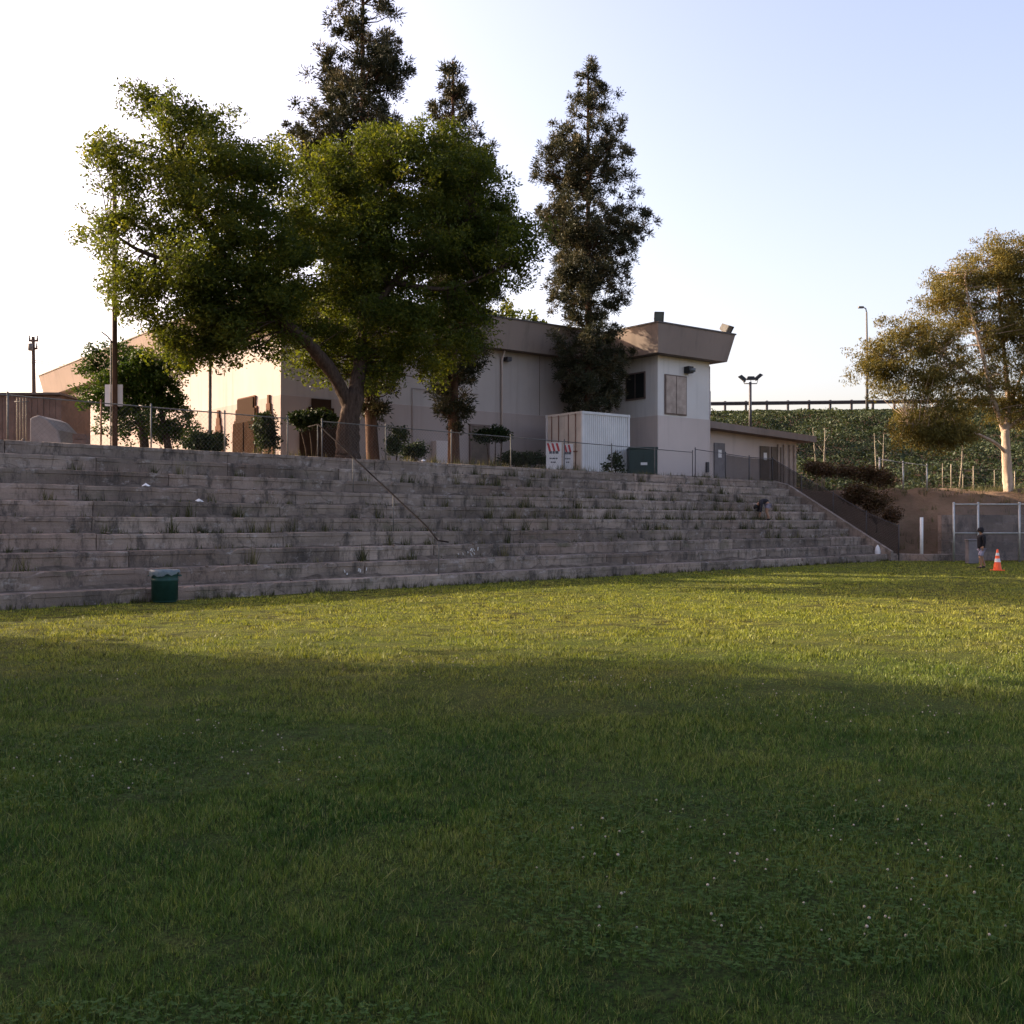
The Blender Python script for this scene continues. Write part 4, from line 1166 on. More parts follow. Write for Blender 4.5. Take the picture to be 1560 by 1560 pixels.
def make_guardrail():
    def top(X):
        Y = 67.0 - 0.10 * (X - 15) + 25.0
        return Vector((X, Y, float(height(np.array(X), np.array(Y)))))
    root = thing('guard_rail', 'long dark freeway guard rail on posts along the top of the green embankment', 'guard rail', top(25))
    xs = np.arange(13, 62, 1.75)
    for x in xs:
        p = top(x); MB().box(p.x - .09, p.y - .09, p.z - .2, p.x + .09, p.y + .09, p.z + .98).build('post', M['steel_dark'], root)
    for a, b in zip(xs[:-1:4], list(xs[4::4]) + [xs[-1]]):
        pa, pb = top(a), top(b); m = MB()
        prof = [(-.12, .60), (-.20, .66), (-.12, .73), (-.20, .84), (-.12, .92)]
        vs = []
        for p in (pa, pb):
            for dy, dz in prof: vs.append((p.x, p.y + dy, p.z + dz))
            for dy, dz in reversed(prof): vs.append((p.x, p.y + dy + .012, p.z + dz))
        n = 10
        m.add(vs, [(i, (i + 1) % n, n + (i + 1) % n, n + i) for i in range(n)] + [tuple(range(n)), tuple(range(n, 2 * n))])
        m.build('rail', M['steel_dark'], root)
make_guardrail()

def make_lamps():
    Y = 82.0
    p = on_ground(1143, Y)
    root = thing('floodlight_mast', 'short mast with three floodlight heads above the low wing roof', 'floodlight mast', p)
    top = wz(582, Y)
    MB().tube([p - Vector((0, 0, .2)), Vector((p.x, p.y, top))], [.12, .10], 8).build('pole', M['steel_dark'], root, True)
    MB().tube([Vector((wx(1134, Y), Y, top - .12)), Vector((wx(1153, Y), Y, top - .12))], .04, 6).build('crossbar', M['steel_dull'], root, True)
    for px, py, rot in ((1131.5, 576, .7), (1144, 576, 0), (1155.5, 574, -.7)):
        c = W(px, py, Y); s = .34
        cs, sn = math.cos(rot), math.sin(rot)
        def fn(x, y, z): return Vector((c.x + x * cs + z * sn, c.y + y, c.z - x * sn + z * cs))
        h = MB().hexa([fn(-s, -.15, -.13), fn(s, -.15, -.13), fn(s, .2, -.13), fn(-s, .2, -.13)], [fn(-s * .7, -.1, .13), fn(s * .7, -.1, .13), fn(s * .7, .2, .13), fn(-s * .7, .2, .13)]).build('lamp_head', M['black'], root)
        MB().tube([Vector((wx(min(max(px, 1134), 1153), Y), Y, top - .12)), c + Vector((0, .05, -.1))], .025, 6).build('bracket', M['steel_dull'], root, True)
    Y = 90.0
    p = on_ground(1321, Y)
    root = thing('street_lamp', 'tall thin grey street lamp rising above the guard rail', 'street lamp', p)
    zt = wz(470, Y)
    MB().tube([p - Vector((0, 0, .2)), Vector((p.x, p.y, (p.z + zt) / 2)), Vector((p.x - .05, p.y, zt - .3))], [.13, .10, .07], 8).build('pole', M['steel_dull'], root, True)
    MB().tube([Vector((p.x - .05, p.y, zt - .3)), Vector((p.x - .12, p.y, zt)), Vector((p.x - .35, p.y, zt + .1))], .05, 6).build('arm', M['steel_dull'], root, True)
    MB().box(p.x - .75, p.y - .15, zt + .02, p.x - .3, p.y + .15, zt + .18).build('lamp_head', M['steel_dull'], root, bevel=.04)
make_lamps()

def make_poles():
    # wooden lamp pole
    Y = 32.8
    b = Vector((wx(175, Y), Y, ZP - .1)); zt = wz(222, Y)
    root = thing('wooden_lamp_pole', 'tall brown wooden lamp pole rising through the left of the big crown', 'lamp pole', b)
    MB().tube([b, Vector((b.x - .01, Y, zt))], [.085, .06], 10).build('pole', M['wood_pole'], root, True)
    MB().box(b.x - .55, Y - .04, zt - .33, b.x + .1, Y + .04, zt - .23).build('crossarm', M['wood_pole'], root)
    for dx in (-.42,):
        h = MB().hexa([(b.x + dx - .14, Y - .36, zt - .22), (b.x + dx + .14, Y - .36, zt - .22), (b.x + dx + .1, Y + .05, zt - .14), (b.x + dx - .1, Y + .05, zt - .14)],
                      [(b.x + dx - .14, Y - .30, zt + .05), (b.x + dx + .14, Y - .30, zt + .05), (b.x + dx + .1, Y + .05, zt + .08), (b.x + dx - .1, Y + .05, zt + .08)]).build('lamp_head', M['black'], root)
    MB().tube([Vector((b.x - .03, Y - .1, wz(523, Y))), Vector((wx(167, Y), Y - .15, wz(514, Y))), Vector((wx(158, Y), Y - .2, wz(507, Y)))], .022, 6).build('bracket', M['steel_dark'], root, True)
    MB().tube([Vector((b.x - .09, Y - .09, ZP)), Vector((b.x - .09, Y - .09, wz(520, Y)))], .022, 6).build('conduit', M['steel_dull'], root, True)
    sg = MB().box(wx(157.5, Y), Y - .16, wz(611, Y), wx(170, Y), Y - .13, wz(587, Y)).box(wx(179, Y), Y - .05, wz(622, Y), wx(184.5, Y), Y - .02, wz(585, Y))
    MB().box(wx(157.5, Y), Y + .12, wz(618, Y), wx(184.5, Y), Y + .15, wz(585, Y)).build('white_board', M['sign_white'], root)
    # plain grey pole
    Y = 33.0
    b = Vector((wx(320, Y), Y, ZP - .1))
    root = thing('steel_pole', 'slim grey steel pole on the fence line in front of the sunlit wall', 'pole', b)
    MB().tube([b, Vector((b.x, Y, wz(505, Y)))], .05, 10).build('shaft', M['steel_dull'], root, True)
    MB().lathe((b.x, Y, wz(505, Y)), [(.06, -.02), (.06, .02), (.02, .08), (.002, .085)], 10).build('cap', M['steel_dull'], root, True)
    MB().lathe((b.x, Y, ZP), [(.12, -.05), (.12, .02), (.06, .03), (.055, .12)], 10).build('base_collar', M['steel_dull'], root, True)
    # far utility pole with wires
    Y = 72.0
    b = Vector((wx(54, Y), Y, ZP - .2)); zt = wz(513, Y)
    root = thing('utility_pole', 'distant wooden utility pole with wires at the far left', 'utility pole', b)
    MB().tube([b, Vector((wx(50.5, Y), Y, zt))], [.17, .11], 8).build('pole', M['wood_pole'], root, True)
    for z, w in ((wz(519, Y), .30), (wz(531, Y), .26)):
        c = wx(51, Y); MB().box(c - w, Y - .08, z - .06, c + w, Y + .08, z + .06).build('crossarm', M['wood_pole'], root)
        for dx in (-w + .04, w - .04): MB().lathe((c + dx, Y, z + .05), [(.05, 0), (.07, .1), (.04, .2), (.06, .28), (.01, .32)], 8).build('insulator', M['steel_dull'], root, True)
    MB().lathe((wx(49, Y), Y - .25, wz(535, Y)), [(.02, -.02), (.16, 0), (.16, .45), (.02, .5)], 10).build('transformer', M['steel_dull'], root, True)
    a = Vector((wx(20, 68), 68, wz(549, 68))); mid = Vector((wx(51.5, Y), Y, wz(552, Y))); c2 = Vector((wx(120, 78), 78, wz(560, 78)))
    for dz in (0, .14):
        far = a + (a - mid) * .1
        MB().tube([far + Vector((0, 0, dz)), mid + Vector((0, 0, dz))], .022, 4).build('wire', M['steel_dark'], root)
        MB().tube([mid + Vector((0, 0, dz)), mid.lerp(c2, .5) + Vector((0, 0, dz - .05)), c2 + Vector((0, 0, dz))], .022, 4).build('wire', M['steel_dark'], root)
make_poles()

# ================================================================ OBJECTS
def make_container():
    C = Vector((3.02, 46.0, 0)); z0, z1 = ZP, 6.46
    root = thing('shipping_container', 'white ten-foot shipping container with tan doors standing before the hall', 'container', (C.x, C.y, z0))
    Lc, Wc = 2.85, 2.44
    def fn(p, q, z): return Vector((C.x + A.x * p + B.x * q, C.y + A.y * p + B.y * q, z))
    # corrugated long side: q = 0 face
    n = 22; m = MB(); vs = []; fs = []
    xs = []
    for i in range(n):
        a = .10 + (Lc - .2) * i / n; w = (Lc - .2) / n
        xs += [(a, .035), (a + w * .35, .035), (a + w * .5, .06), (a + w * .85, .06)]
    xs.append((Lc - .10, .035))
    for a, d in xs: vs += [fn(a, d, z0 + .14), fn(a, d, z1 - .11)]
    for i in range(len(xs) - 1): fs.append((2 * i, 2 * i + 2, 2 * i + 3, 2 * i + 1))
    m.add(vs, fs); m.build('side_panel', M['container_white'], root)
    MB().box(.08, .07, z0 + .05, Lc - .02, Wc - .02, z1 - .05, fn).build('body', M['container_white'], root)
    for a0, b0, nm in ((0, 0, 'x'), (Lc - .1, 0, 'x'), (0, Wc - .1, 'x')):
        MB().box(a0, b0, z0, a0 + .1, b0 + .1, z1, fn).build('corner_post', M['container_white'], root)
        for z in (z0, z1 - .12): MB().box(a0 - .012, b0 - .012, z, a0 + .112, b0 + .112, z + .118, fn).build('corner_casting', M['container_white'], root)
    for z, h in ((z0 + .01, .13), (z1 - .11, .105)):
        MB().box(.113, .005, z, Lc - .113, .095, z + h, fn).build('side_rail', M['container_white'], root)
        MB().box(.005, .113, z, .095, Wc - .113, z + h, fn).build('end_rail', M['container_tan'], root)
    for b0, b1 in ((.105, Wc / 2 - .008), (Wc / 2 + .008, Wc - .105)):
        d = MB().box(.03, b0, z0 + .145, .075, b1, z1 - .115, fn).build('door', M['container_tan'], root)
        for f in (.30, .72):
            bb = b0 + (b1 - b0) * f
            MB().tube([fn(-.01, bb, z0 + .1), fn(-.01, bb, z1 - .08)], .018, 8).build('lock_rod', M['rust'], d, True)
            MB().box(-.02, bb - .14, z0 + 1.15, -.002, bb + .14, z0 + 1.2, fn).build('door_handle', M['rust'], d)
        for zz in (z0 + .55, z0 + 1.45, z0 + 2.25):
            MB().box(.012, b0 + .02, zz, .028, b1 - .02, zz + .035, fn).build('door_rib', M['container_tan'], d)
make_container()

def make_bin():
    Y = 46.6
    x0, x1 = wx(959, Y), wx(1001.5, Y); zt = wz(681, Y)
    root = thing('utility_cabinet', 'dark green steel cabinet between the shipping container and the press box', 'cabinet', ((x0 + x1) / 2, Y, ZP))
    MB().box(x0, Y, ZP - .05, x1, Y + 1.0, zt - .09).build('body', M['bin_green'], root, bevel=.015)
    MB().box(x0 - .03, Y - .04, zt - .087, x1 + .03, Y + 1.03, zt).build('lid', M['bin_green'], root, bevel=.015)
    MB().box(x0 + .03, Y - .018, ZP + .08, (x0 + x1) / 2 - .01, Y - .002, zt - .13).build('door', M['bin_green'], root)
    MB().box((x0 + x1) / 2 + .01, Y - .018, ZP + .08, x1 - .03, Y - .002, zt - .13).build('door', M['bin_green'], root)
    MB().box(wx(976, Y), Y - .026, wz(708.5, Y), wx(986, Y), Y - .02, wz(704.5, Y)).build('label_plate', M['sign_white'], root)
make_bin()

def make_sign(label, pa, pb, ya, yb, z0, z1, stripes):
    """striped warning board on two legs; pa..pb image columns used only to set its width"""
    a = Vector((pa, ya, 0)); b = Vector((pb, yb, 0)); d = (b - a); L = d.length; d.normalize(); nn = Vector((d.y, -d.x, 0))
    root = thing('warning_sign', label, 'sign', (a.x, a.y, ZP), 'striped warning boards')
    def fn(x, y, z): return a + d * x + nn * y + Vector((0, 0, z))
    MB().box(0, -.02, z0, L, 0, z1, fn).build('board', M['sign_white'], root)
    for x in (.03, L - .03): MB().box(x - .02, -.06, ZP - .05, x + .02, -.022, z1 - .1, fn).build('leg', M['steel_dull'], root)
    H = z1 - z0; hb = H * .33
    # diagonal red stripes across the top third
    n = stripes; w = L / (n * 2 + 1)
    for i in range(n):
        x = w * (.3 + 2 * i)
        MB().hexa([fn(x + w * 1.0, .001, z1 - hb), fn(x + w * 2.0, .001, z1 - hb), fn(x + w * 2.0, .004, z1 - hb), fn(x + w * 1.0, .004, z1 - hb)],
                  [fn(x, .001, z1 - .03), fn(x + w, .001, z1 - .03), fn(x + w, .004, z1 - .03), fn(x, .004, z1 - .03)]).build('stripe', M['sign_red'], root)
    # illegible lines of lettering: short blurred groups
    for r, (fz, fh, segs) in enumerate(((.58, .05, ((.3, .42), (.46, .62))), (.44, .05, ((.22, .36), (.40, .58), (.62, .74))), (.24, .10, ((.20, .38), (.42, .56), (.60, .80))))):
        for s0, s1 in segs:
            MB().box(L * s0, .001, z0 + H * (1 - fz) - H * .18, L * s1, .004, z0 + H * (1 - fz) - H * .18 + H * fh, fn).build('lettering', M['sign_text'], root)
Ys = 42.6
make_sign('larger white warning board with red diagonal stripes leaning before the container doors', wx(832, Ys), wx(855.5, Ys), Ys, Ys - .02, wz(715, Ys), wz(674, Ys), 3)
make_sign('narrower white warning board with red stripes at the right of the pair', wx(858, Ys), wx(873, Ys), Ys + .15, Ys + .05, wz(714, Ys), wz(676, Ys), 2)

def make_barrel():
    Y = 21.74; x = wx(251, Y)
    root = thing('trash_barrel', 'green plastic trash barrel with a pale bag liner at the foot of the bleachers', 'trash barrel', (x, Y, 0))
    H = .655; r0, r1 = .235, .275
    prof = [(0.0, .012), (r0 - .01, .012), (r0, .03), (r0 + .008, .2), (r0 + .02, .21), (r0 + .02, .23), (r0 + .012, .24), (r0 + .026, .44), (r0 + .036, .45), (r0 + .036, .47), (r0 + .028, .48), (r1, H - .05), (r1 + .015, H - .045), (r1 + .018, H - .005), (r1 + .005, H), (r1 - .012, H - .01), (r1 - .015, .06), (0.0, .05)]
    MB().lathe((x, Y, 0), prof, 32).build('body', M['barrel_green'], root, True)
    # liner folded over the rim, hanging lower on the left
    m = MB(); n = 48; vs = []; fs = []
    for k in range(n):
        a = 2 * math.pi * k / n; ca, sa = math.cos(a), math.sin(a)
        dip = .075 + .035 * math.cos(a - math.radians(235)) + .018 * math.sin(a * 7) + .012 * math.sin(a * 13)
        rr = r1 + .024 + .005 * math.sin(a * 11)
        for r, z in ((r1 - .05, H - .14), (r1 - .03, H + .004), (r1 + .012, H + .012), (rr, H - .02), (rr + .002, H - dip * .6), (rr - .002, H - dip)):
            vs.append((x + r * ca, Y + r * sa, z))
    for k in range(n):
        for j in range(5): fs.append((k * 6 + j, ((k + 1) % n) * 6 + j, ((k + 1) % n) * 6 + j + 1, k * 6 + j + 1))
    m.add(vs, fs); m.build('bag_liner', M['liner'], root, True)
    for s in (-1, 1): MB().tube([(x + s * (r1 + .01), Y - .06, H - .09), (x + s * (r1 + .05), Y - .05, H - .11), (x + s * (r1 + .05), Y + .05, H - .11), (x + s * (r1 + .01), Y + .06, H - .09)], .012, 6).build('handle', M['barrel_green'], root, True)
make_barrel()

def make_cone():
    Y = 36.4; x = wx(1519.5, Y)
    root = thing('traffic_cone', 'orange traffic cone with two white bands standing before the gate', 'traffic cone', (x, Y, 0))
    MB().box(x - .18, Y - .18, 0.005, x + .18, Y + .18, .04).build('base', M['cone'], root, bevel=.01)
    H = .73
    def r(z): return .145 - .118 * (z / H)
    MB().lathe((x, Y, 0), [(r(.04), .04), (r(H), H), (r(H) - .01, H + .01), (0.002, H + .01)], 24).build('body', M['cone'], root, True)
    for z0, z1 in ((.30, .42), (.52, .61)):
        MB().lathe((x, Y, 0), [(r(z0) + .003, z0), (r(z1) + .003, z1)], 24).build('reflective_band', M['litter'], root, True)
make_cone()

p = Vector((wx(1483, 42.5), 42.5, 0))
cab = thing('grey_box', 'pale grey plastic box standing behind the child by the gate', 'box', p)
MB().box(p.x - .19, p.y, .02, p.x + .22, p.y + .35, .93).build('body', M['door_grey'], cab, bevel=.02)
MB().box(p.x - .22, p.y - .03, .932, p.x + .25, p.y + .38, .99).build('lid', M['door_grey'], cab, bevel=.015)

def make_drifts():
    vs, fs = [], []
    def nz(t, k, f): return mnoise.noise(Vector((t * f, k * 7.3, 1.7)))
    for k in range(0, NT_):
        n = int((T1 - T0) / .18); prev = None
        for i in range(n + 1):
            t = T0 + .2 + (T1 - T0 - .4) * i / n
            h = .02 + .13 * max(0, nz(t, k, .45) + .55 * nz(t, k + 3, 1.6) + .3 * nz(t, k, 4.5) + (.22 if t > 15 else 0))
            w = h * (2.0 + nz(t, k, 2.2))
            s1 = RUN * (k + 1) + .03
            a = [BL(t, s1, tier_z(k) + h), BL(t, s1 - .4 * w - .025, tier_z(k) + h * .75), BL(t, s1 - w - .06, tier_z(k) - .012)]
            b = len(vs); vs += [tuple(x) for x in a]
            if prev is not None:
                for j in range(2): fs.append((prev + j, prev + j + 1, b + j + 1, b + j))
            prev = b
    m = MB(); m.add(vs, fs)
    o = m.build('dirt_drifts', M['dirt_grey'], None, True); setp(o, 'drifts of dry dirt lying in the corners of the concrete tiers', 'dirt', None, 'stuff')
make_drifts()

# litter on the tiers
lit = [(645, 9, 'white scrap of paper litter on the top tier right of the stair rail'), (222, 6, 'pale crumpled wrapper on an upper tier above the trash barrel'), (303, 5, 'flat pale paper litter on a middle tier right of the trash barrel')]
for px, k, lab in lit:
    s = RUN * k + .10; t = bl_t(px, s); c = BL(t, s, tier_z(k))
    m = MB(); n = 9; vs = [c + Vector((0, 0, .10))]
    rr = random.Random(px)
    for i in range(n): a = 6.283 * i / n; vs.append(c + Vector((math.cos(a) * rr.uniform(.06, .13), math.sin(a) * rr.uniform(.06, .13), rr.uniform(.012, .07))))
    m.add(vs, [(0, 1 + i, 1 + (i + 1) % n) for i in range(n)] + [tuple(reversed(range(1, n + 1)))])
    m.thing('litter', M['litter'], lab, 'litter', c, 'litter on the bleachers')
c = Vector((wx(1340, 46.3), 46.55, KERB))
MB().lathe(c, [(.12, 0), (.13, .12), (.09, .28), (.03, .38), (.003, .40)], 10).thing('white_bag', M['litter'], 'knotted white bag at the foot of the bleachers far end', 'bag', c, smooth=True)

# ================================================================ SHRUBS
def shrub(name, label, px, Y, lobes, ncl, per, cr, size, seed, stems=(), mat='leaf_bush', group='shrubs along the hall', aspect=.55, base=None):
    b = base or Vector((wx(px, Y), Y, ZP - .05))
    rng = np.random.default_rng(seed)
    root = thing(name, label, 'shrub', b, group)
    st = MB(); skel = []
    for x0, x1, py1 in (stems or ((px, px, None),)):
        top = Vector((wx(x1, Y), Y, wz(py1, Y) if py1 else b.z + .35))
        f = Vector((wx(x0, Y), Y, b.z))
        c = [f, f.lerp(top, .4) + Vector((.03, .03, 0)), top]
        st.tube(c, [.035, .028, .012], 6, True); skel += [(v, .03) for v in c]
    cc, p, v = crown_points([lob(*l) for l in lobes], ncl, per, cr, rng, .35, .85)
    branch_to(st, skel, cc, .010, rng, 3)
    st.build('stems', M['bark_broad'], root, True)['kind'] = 'stuff'
    np_mesh('foliage', leaf_quads(p, size, aspect, rng, 0), 4, M[mat], root, v)
    return root
shrub('round_shrub', 'wide rounded dark shrub at the foot of the slim steel pole', 310, 33, [(308, 672, 33, 30, 14), (290, 676, 33, 14, 10), (328, 674, 33, 16, 11)], 80, 60, .28, .10, 71)
shrub('column_shrub', 'upright dark topiary shrub beside the stepped brown entrance', 408, 38, [(406, 650, 38, 16, 20), (408, 670, 38, 14, 18)], 60, 60, .28, .11, 72)
shrub('umbrella_shrub', 'flat-topped shrub on bare crooked stems left of the leaning trunk', 476, 36, [(470, 640, 36, 25, 11), (492, 638, 36, 20, 10), (455, 636, 36, 14, 10)], 70, 60, .25, .11, 73, ((470, 455, 640), (476, 470, 640), (478, 488, 640), (474, 500, 642)))
shrub('low_shrub', 'small low dark shrub just right of the leaning trunk', 606, 38, [(606, 662, 38, 14, 13), (598, 678, 38, 12, 12)], 40, 45, .25, .11, 74, ((602, 606, 655),))
shrub('low_shrub', 'low dark mound of shrub left of the pine with the thin spire', 635, 39, [(635, 686, 39, 20, 9), (625, 690, 39, 12, 8)], 45, 50, .25, .11, 75)
shrub('umbrella_shrub', 'flat-topped shrub on pale stems in front of the brown hall door', 752, 41, [(750, 660, 41, 24, 8), (765, 664, 41, 14, 7), (735, 664, 41, 12, 7)], 60, 50, .25, .11, 76, ((745, 740, 664), (752, 755, 664), (758, 766, 666)))
shrub('low_hedge', 'low black-green hedge left of the striped warning boards', 796, 44, [(780, 699, 44, 18, 9), (800, 700, 44, 18, 9), (820, 701, 44, 14, 8)], 70, 50, .25, .11, 77)
shrub('spindly_shrub', 'spindly young shrub in front of the white container side', 936, 43.5, [(937, 700, 43.5, 7, 14), (922, 712, 43.5, 6, 5), (944, 714, 43.5, 10, 5)], 26, 26, .22, .12, 78, ((937, 938, 685), (934, 922, 708)))
for i, (lab, ls) in enumerate((('rust-brown dry hedge along the top of the bank behind the screened fence', [(1245, 714, 52, 26, 6), (1285, 718, 51.5, 28, 7), (1325, 724, 51, 24, 8), (1350, 732, 50.5, 14, 9)]),
                               ('rust and dark green shrub spilling down the slope by the screened fence', [(1308, 752, 49.5, 20, 12), (1335, 766, 49, 18, 13), (1358, 786, 48, 10, 9)]))):
    cx = ls[1]
    shrub('dry_shrub', lab, cx[0], cx[2], ls, 120, 70, .36, .11, 80 + i, mat='leaf_rust', group='dry shrubs on the bank', base=Vector((wx(cx[0], cx[2]), cx[2], 2.3 if i == 0 else 1.2)))

def sapling(label, px, Y, stems, py1, seed):
    b = on_ground(px, Y); rng = np.random.default_rng(seed)
    root = thing('bare_sapling', label, 'sapling', b, 'pale saplings below the embankment')
    for i in range(stems):
        x = px + (i - stems / 2) * 5 + rng.normal(0, 1); f = on_ground(x, Y + rng.normal(0, .3))
        top = Vector((wx(x + rng.normal(0, 5), Y), Y, wz(py1 + rng.random() * 12, Y)))
        m = MB(); m.tube([f, f.lerp(top, .5) + Vector((rng.normal(0, .08), 0, 0)), top], [.05, .04, .015], 6)
        for j in range(3):
            a = f.lerp(top, .45 + .17 * j); m.tube([a, a + Vector((rng.normal(0, .35), rng.normal(0, .2), .45))], [.02, .006], 4)
        m.build('stem', M['bark_pale'], root, True)
sapling('cluster of pale bare stems at the right end of the low wing', 1252, 61, 3, 648, 91)
sapling('pair of thin pale bare stems against the ivy left of the eucalyptus', 1346, 62, 2, 656, 92)
sapling('single crooked pale stem against the ivy close to the eucalyptus trunk', 1462, 60, 1, 668, 93)

def make_weeds():
    rng = np.random.default_rng(6)
    tri = []; val = []
    def tuft(c, h, n, spread, v):
        for i in range(n):
            a = rng.random() * 6.283; r = spread * rng.random()
            b = np.array([c.x + math.cos(a) * r, c.y + math.sin(a) * r, c.z - .01])
            ln = rng.normal(0, .32); la = rng.random() * 6.283; hh = h * (.45 + .7 * rng.random())
            tip = b + np.array([math.cos(la) * ln * hh, math.sin(la) * ln * hh, hh])
            w = .005 + .007 * rng.random(); wa = rng.random() * 6.283; wv = np.array([math.cos(wa), math.sin(wa), 0]) * w
            tri.append([b - wv, b + wv, tip]); val.append(np.clip(v + rng.normal(0, .25), 0, 1))
    for i in range(900):
        if rng.random() < .72:
            t = rng.uniform(16, 36.5); k = int(rng.choice([2, 3, 4, 4, 5, 5, 6, 6, 7, 8, 9]))
        else:
            t = rng.uniform(-4, 16); k = int(rng.choice([1, 2, 3, 3, 4, 5, 7]))
        s = RUN * (k + 1) - .03 if k < 9 else rng.uniform(5.4, 6.6)
        big = rng.random() > .82
        tuft(BL(t, s - rng.random() * .14, tier_z(k)), (.42 if big else .17) * rng.uniform(.6, 1.2), 30 if big else 11, .18 if big else .13, rng.random() * .9)
    for i in range(260):      # along the foot of the kerb and the fence line
        t = rng.uniform(-4, 37); tuft(BL(t, -.05, 0), .16, 9, .09, .5)
    for i in range(160):
        t = rng.uniform(9, 37); tuft(BL(t, rng.uniform(6.2, 7.5), ZP), .34, 12, .14, .75)
    for i in range(420):
        X_ = rng.uniform(17, 31); Y_ = rng.choice([rng.uniform(47.5, 53), rng.uniform(51.5, 56)])
        tuft(Vector((X_, Y_, float(height(np.array(X_), np.array(Y_))))), rng.uniform(.15, .5), 16, .25, rng.uniform(.2, 1.0))
    o = np_mesh('weeds', np.array(tri).reshape(-1, 3), 3, M['leaf_weed'], attr=np.array(val), loc=BL(15, 3, 1))
    setp(o, 'weeds and dry grass sprouting from the joints of the concrete tiers', 'weeds', None, 'stuff')
make_weeds()

def make_rubble():
    rng = random.Random(12); m = MB()
    for i in range(900):
        k = rng.choice([0, 1, 1, 2, 2, 3, 3, 4, 5, 6, 7, 8, 9]); t = rng.uniform(-5, 36.5); s_ = RUN * k + (rng.uniform(.02, .5) if k < 9 else rng.uniform(0, 1.2))
        r = rng.uniform(.012, .03) if rng.random() < .85 else rng.uniform(.03, .07); c = BL(t, s_, tier_z(k) + r * .3)
        v = [c + Vector((rng.uniform(.6, 1.2) * r * dx, rng.uniform(.6, 1.2) * r * dy, rng.uniform(.5, .9) * r * dz)) for dx, dy, dz in ((1, 0, 0), (-1, 0, 0), (0, 1, 0), (0, -1, 0), (0, 0, 1), (0, 0, -1))]
        m.add(v, [(0, 2, 4), (2, 1, 4), (1, 3, 4), (3, 0, 4), (2, 0, 5), (1, 2, 5), (3, 1, 5), (0, 3, 5)])
    o = m.build('rubble', M['concrete']); setp(o, 'small concrete chips and stones lying on the tiers', 'rubble', None, 'stuff')
make_rubble()

# ================================================================ PEOPLE
def skin(name, joints, edges, mat, parent, root=0, sub=2):
    """joints: [(x,y,z,r)] in the person's own frame"""
    me = bpy.data.meshes.new(name)
    me.from_pydata([j[:3] for j in joints], edges, [])
    me.materials.append(mat)
    o = link_mesh(name, me, None, parent)
    sm = o.modifiers.new('skin', 'SKIN'); sm.use_smooth_shade = True
    d = me.skin_vertices[0].data
    for i, j in enumerate(joints):
        r = j[3]; d[i].radius = (r, j[4] if len(j) > 4 else r)
    d[root].use_root = True
    ss = o.modifiers.new('sub', 'SUBSURF'); ss.levels = sub; ss.render_levels = sub
    return o

def hand(j, e, wrist, d, side, k):
    """palm and five fingers appended to a joint list; d: unit direction of the hand, side: towards the thumb"""
    d = Vector(d).normalized(); sd = Vector(side); sd = (sd - d * sd.dot(d)).normalized()
    w = Vector(j[wrist][:3]); palm = w + d * .055 * k
    j.append((*palm, .021 * k, .014 * k)); pi = len(j) - 1; e.append((wrist, pi))
    nrm = d.cross(sd)
    for f, (off, ln) in enumerate(((.026, .062), (.009, .072), (-.009, .067), (-.026, .052))):
        a = palm + sd * off * k + d * .028 * k; b = a + d * ln * .5 * k + nrm * .006 * k; c = b + (d * .8 + nrm * .6).normalized() * ln * .45 * k
        j += [(*a, .0085 * k), (*b, .008 * k), (*c, .006 * k)]; n = len(j); e += [(pi, n - 3), (n - 3, n - 2), (n - 2, n - 1)]
    a = w + d * .030 * k + sd * .026 * k; b = a + (d + sd * .7).normalized() * .03 * k; c = b + (d * .9 + sd * .2).normalized() * .026 * k
    j += [(*a, .009 * k), (*b, .0085 * k), (*c, .0065 * k)]; n = len(j); e += [(wrist, n - 3), (n - 3, n - 2), (n - 2, n - 1)]

def head_parts(root, c, fwd, r, hood):
    c = Vector(c); f = Vector(fwd).normalized(); s = f.cross(Vector((0, 0, 1))).normalized(); u = s.cross(f)
    for k in (-1, 1):
        p = c + f * r * .88 + s * k * r * .36 + u * r * .05
        MB().lathe(p, [(.001, -.011), (.009, -.006), (.009, .006), (.001, .011)], 8).build('eye', M['hair'], None, True).parent = root
    # hair cap / hood: open at the face
    m = MB(); n, mm = 16, 9; vs = []; fs = []
    for i in range(mm):
        th = math.radians(8 + (118 if hood else 100) * i / (mm - 1))
        for k in range(n):
            ph = 2 * math.pi * k / n
            rr = r * (1.16 if hood else 1.08)
            ax = (u * .86 - f * .5).normalized(); b1 = s; b2 = ax.cross(b1)
            v = c + (ax * math.cos(th) * 1.12 + (b1 * math.cos(ph) * .92 + b2 * math.sin(ph) * 1.02) * math.sin(th)) * rr
            vs.append(v)
    for i in range(mm - 1):
        for k in range(n): fs.append((i * n + k, i * n + (k + 1) % n, (i + 1) * n + (k + 1) % n, (i + 1) * n + k))
    fs.append(tuple(reversed(range(n))))
    m.add(vs, fs)
    o = m.build('hood' if hood else 'hair', M['cloth_black'] if hood else M['hair'], None, True); o.parent = root

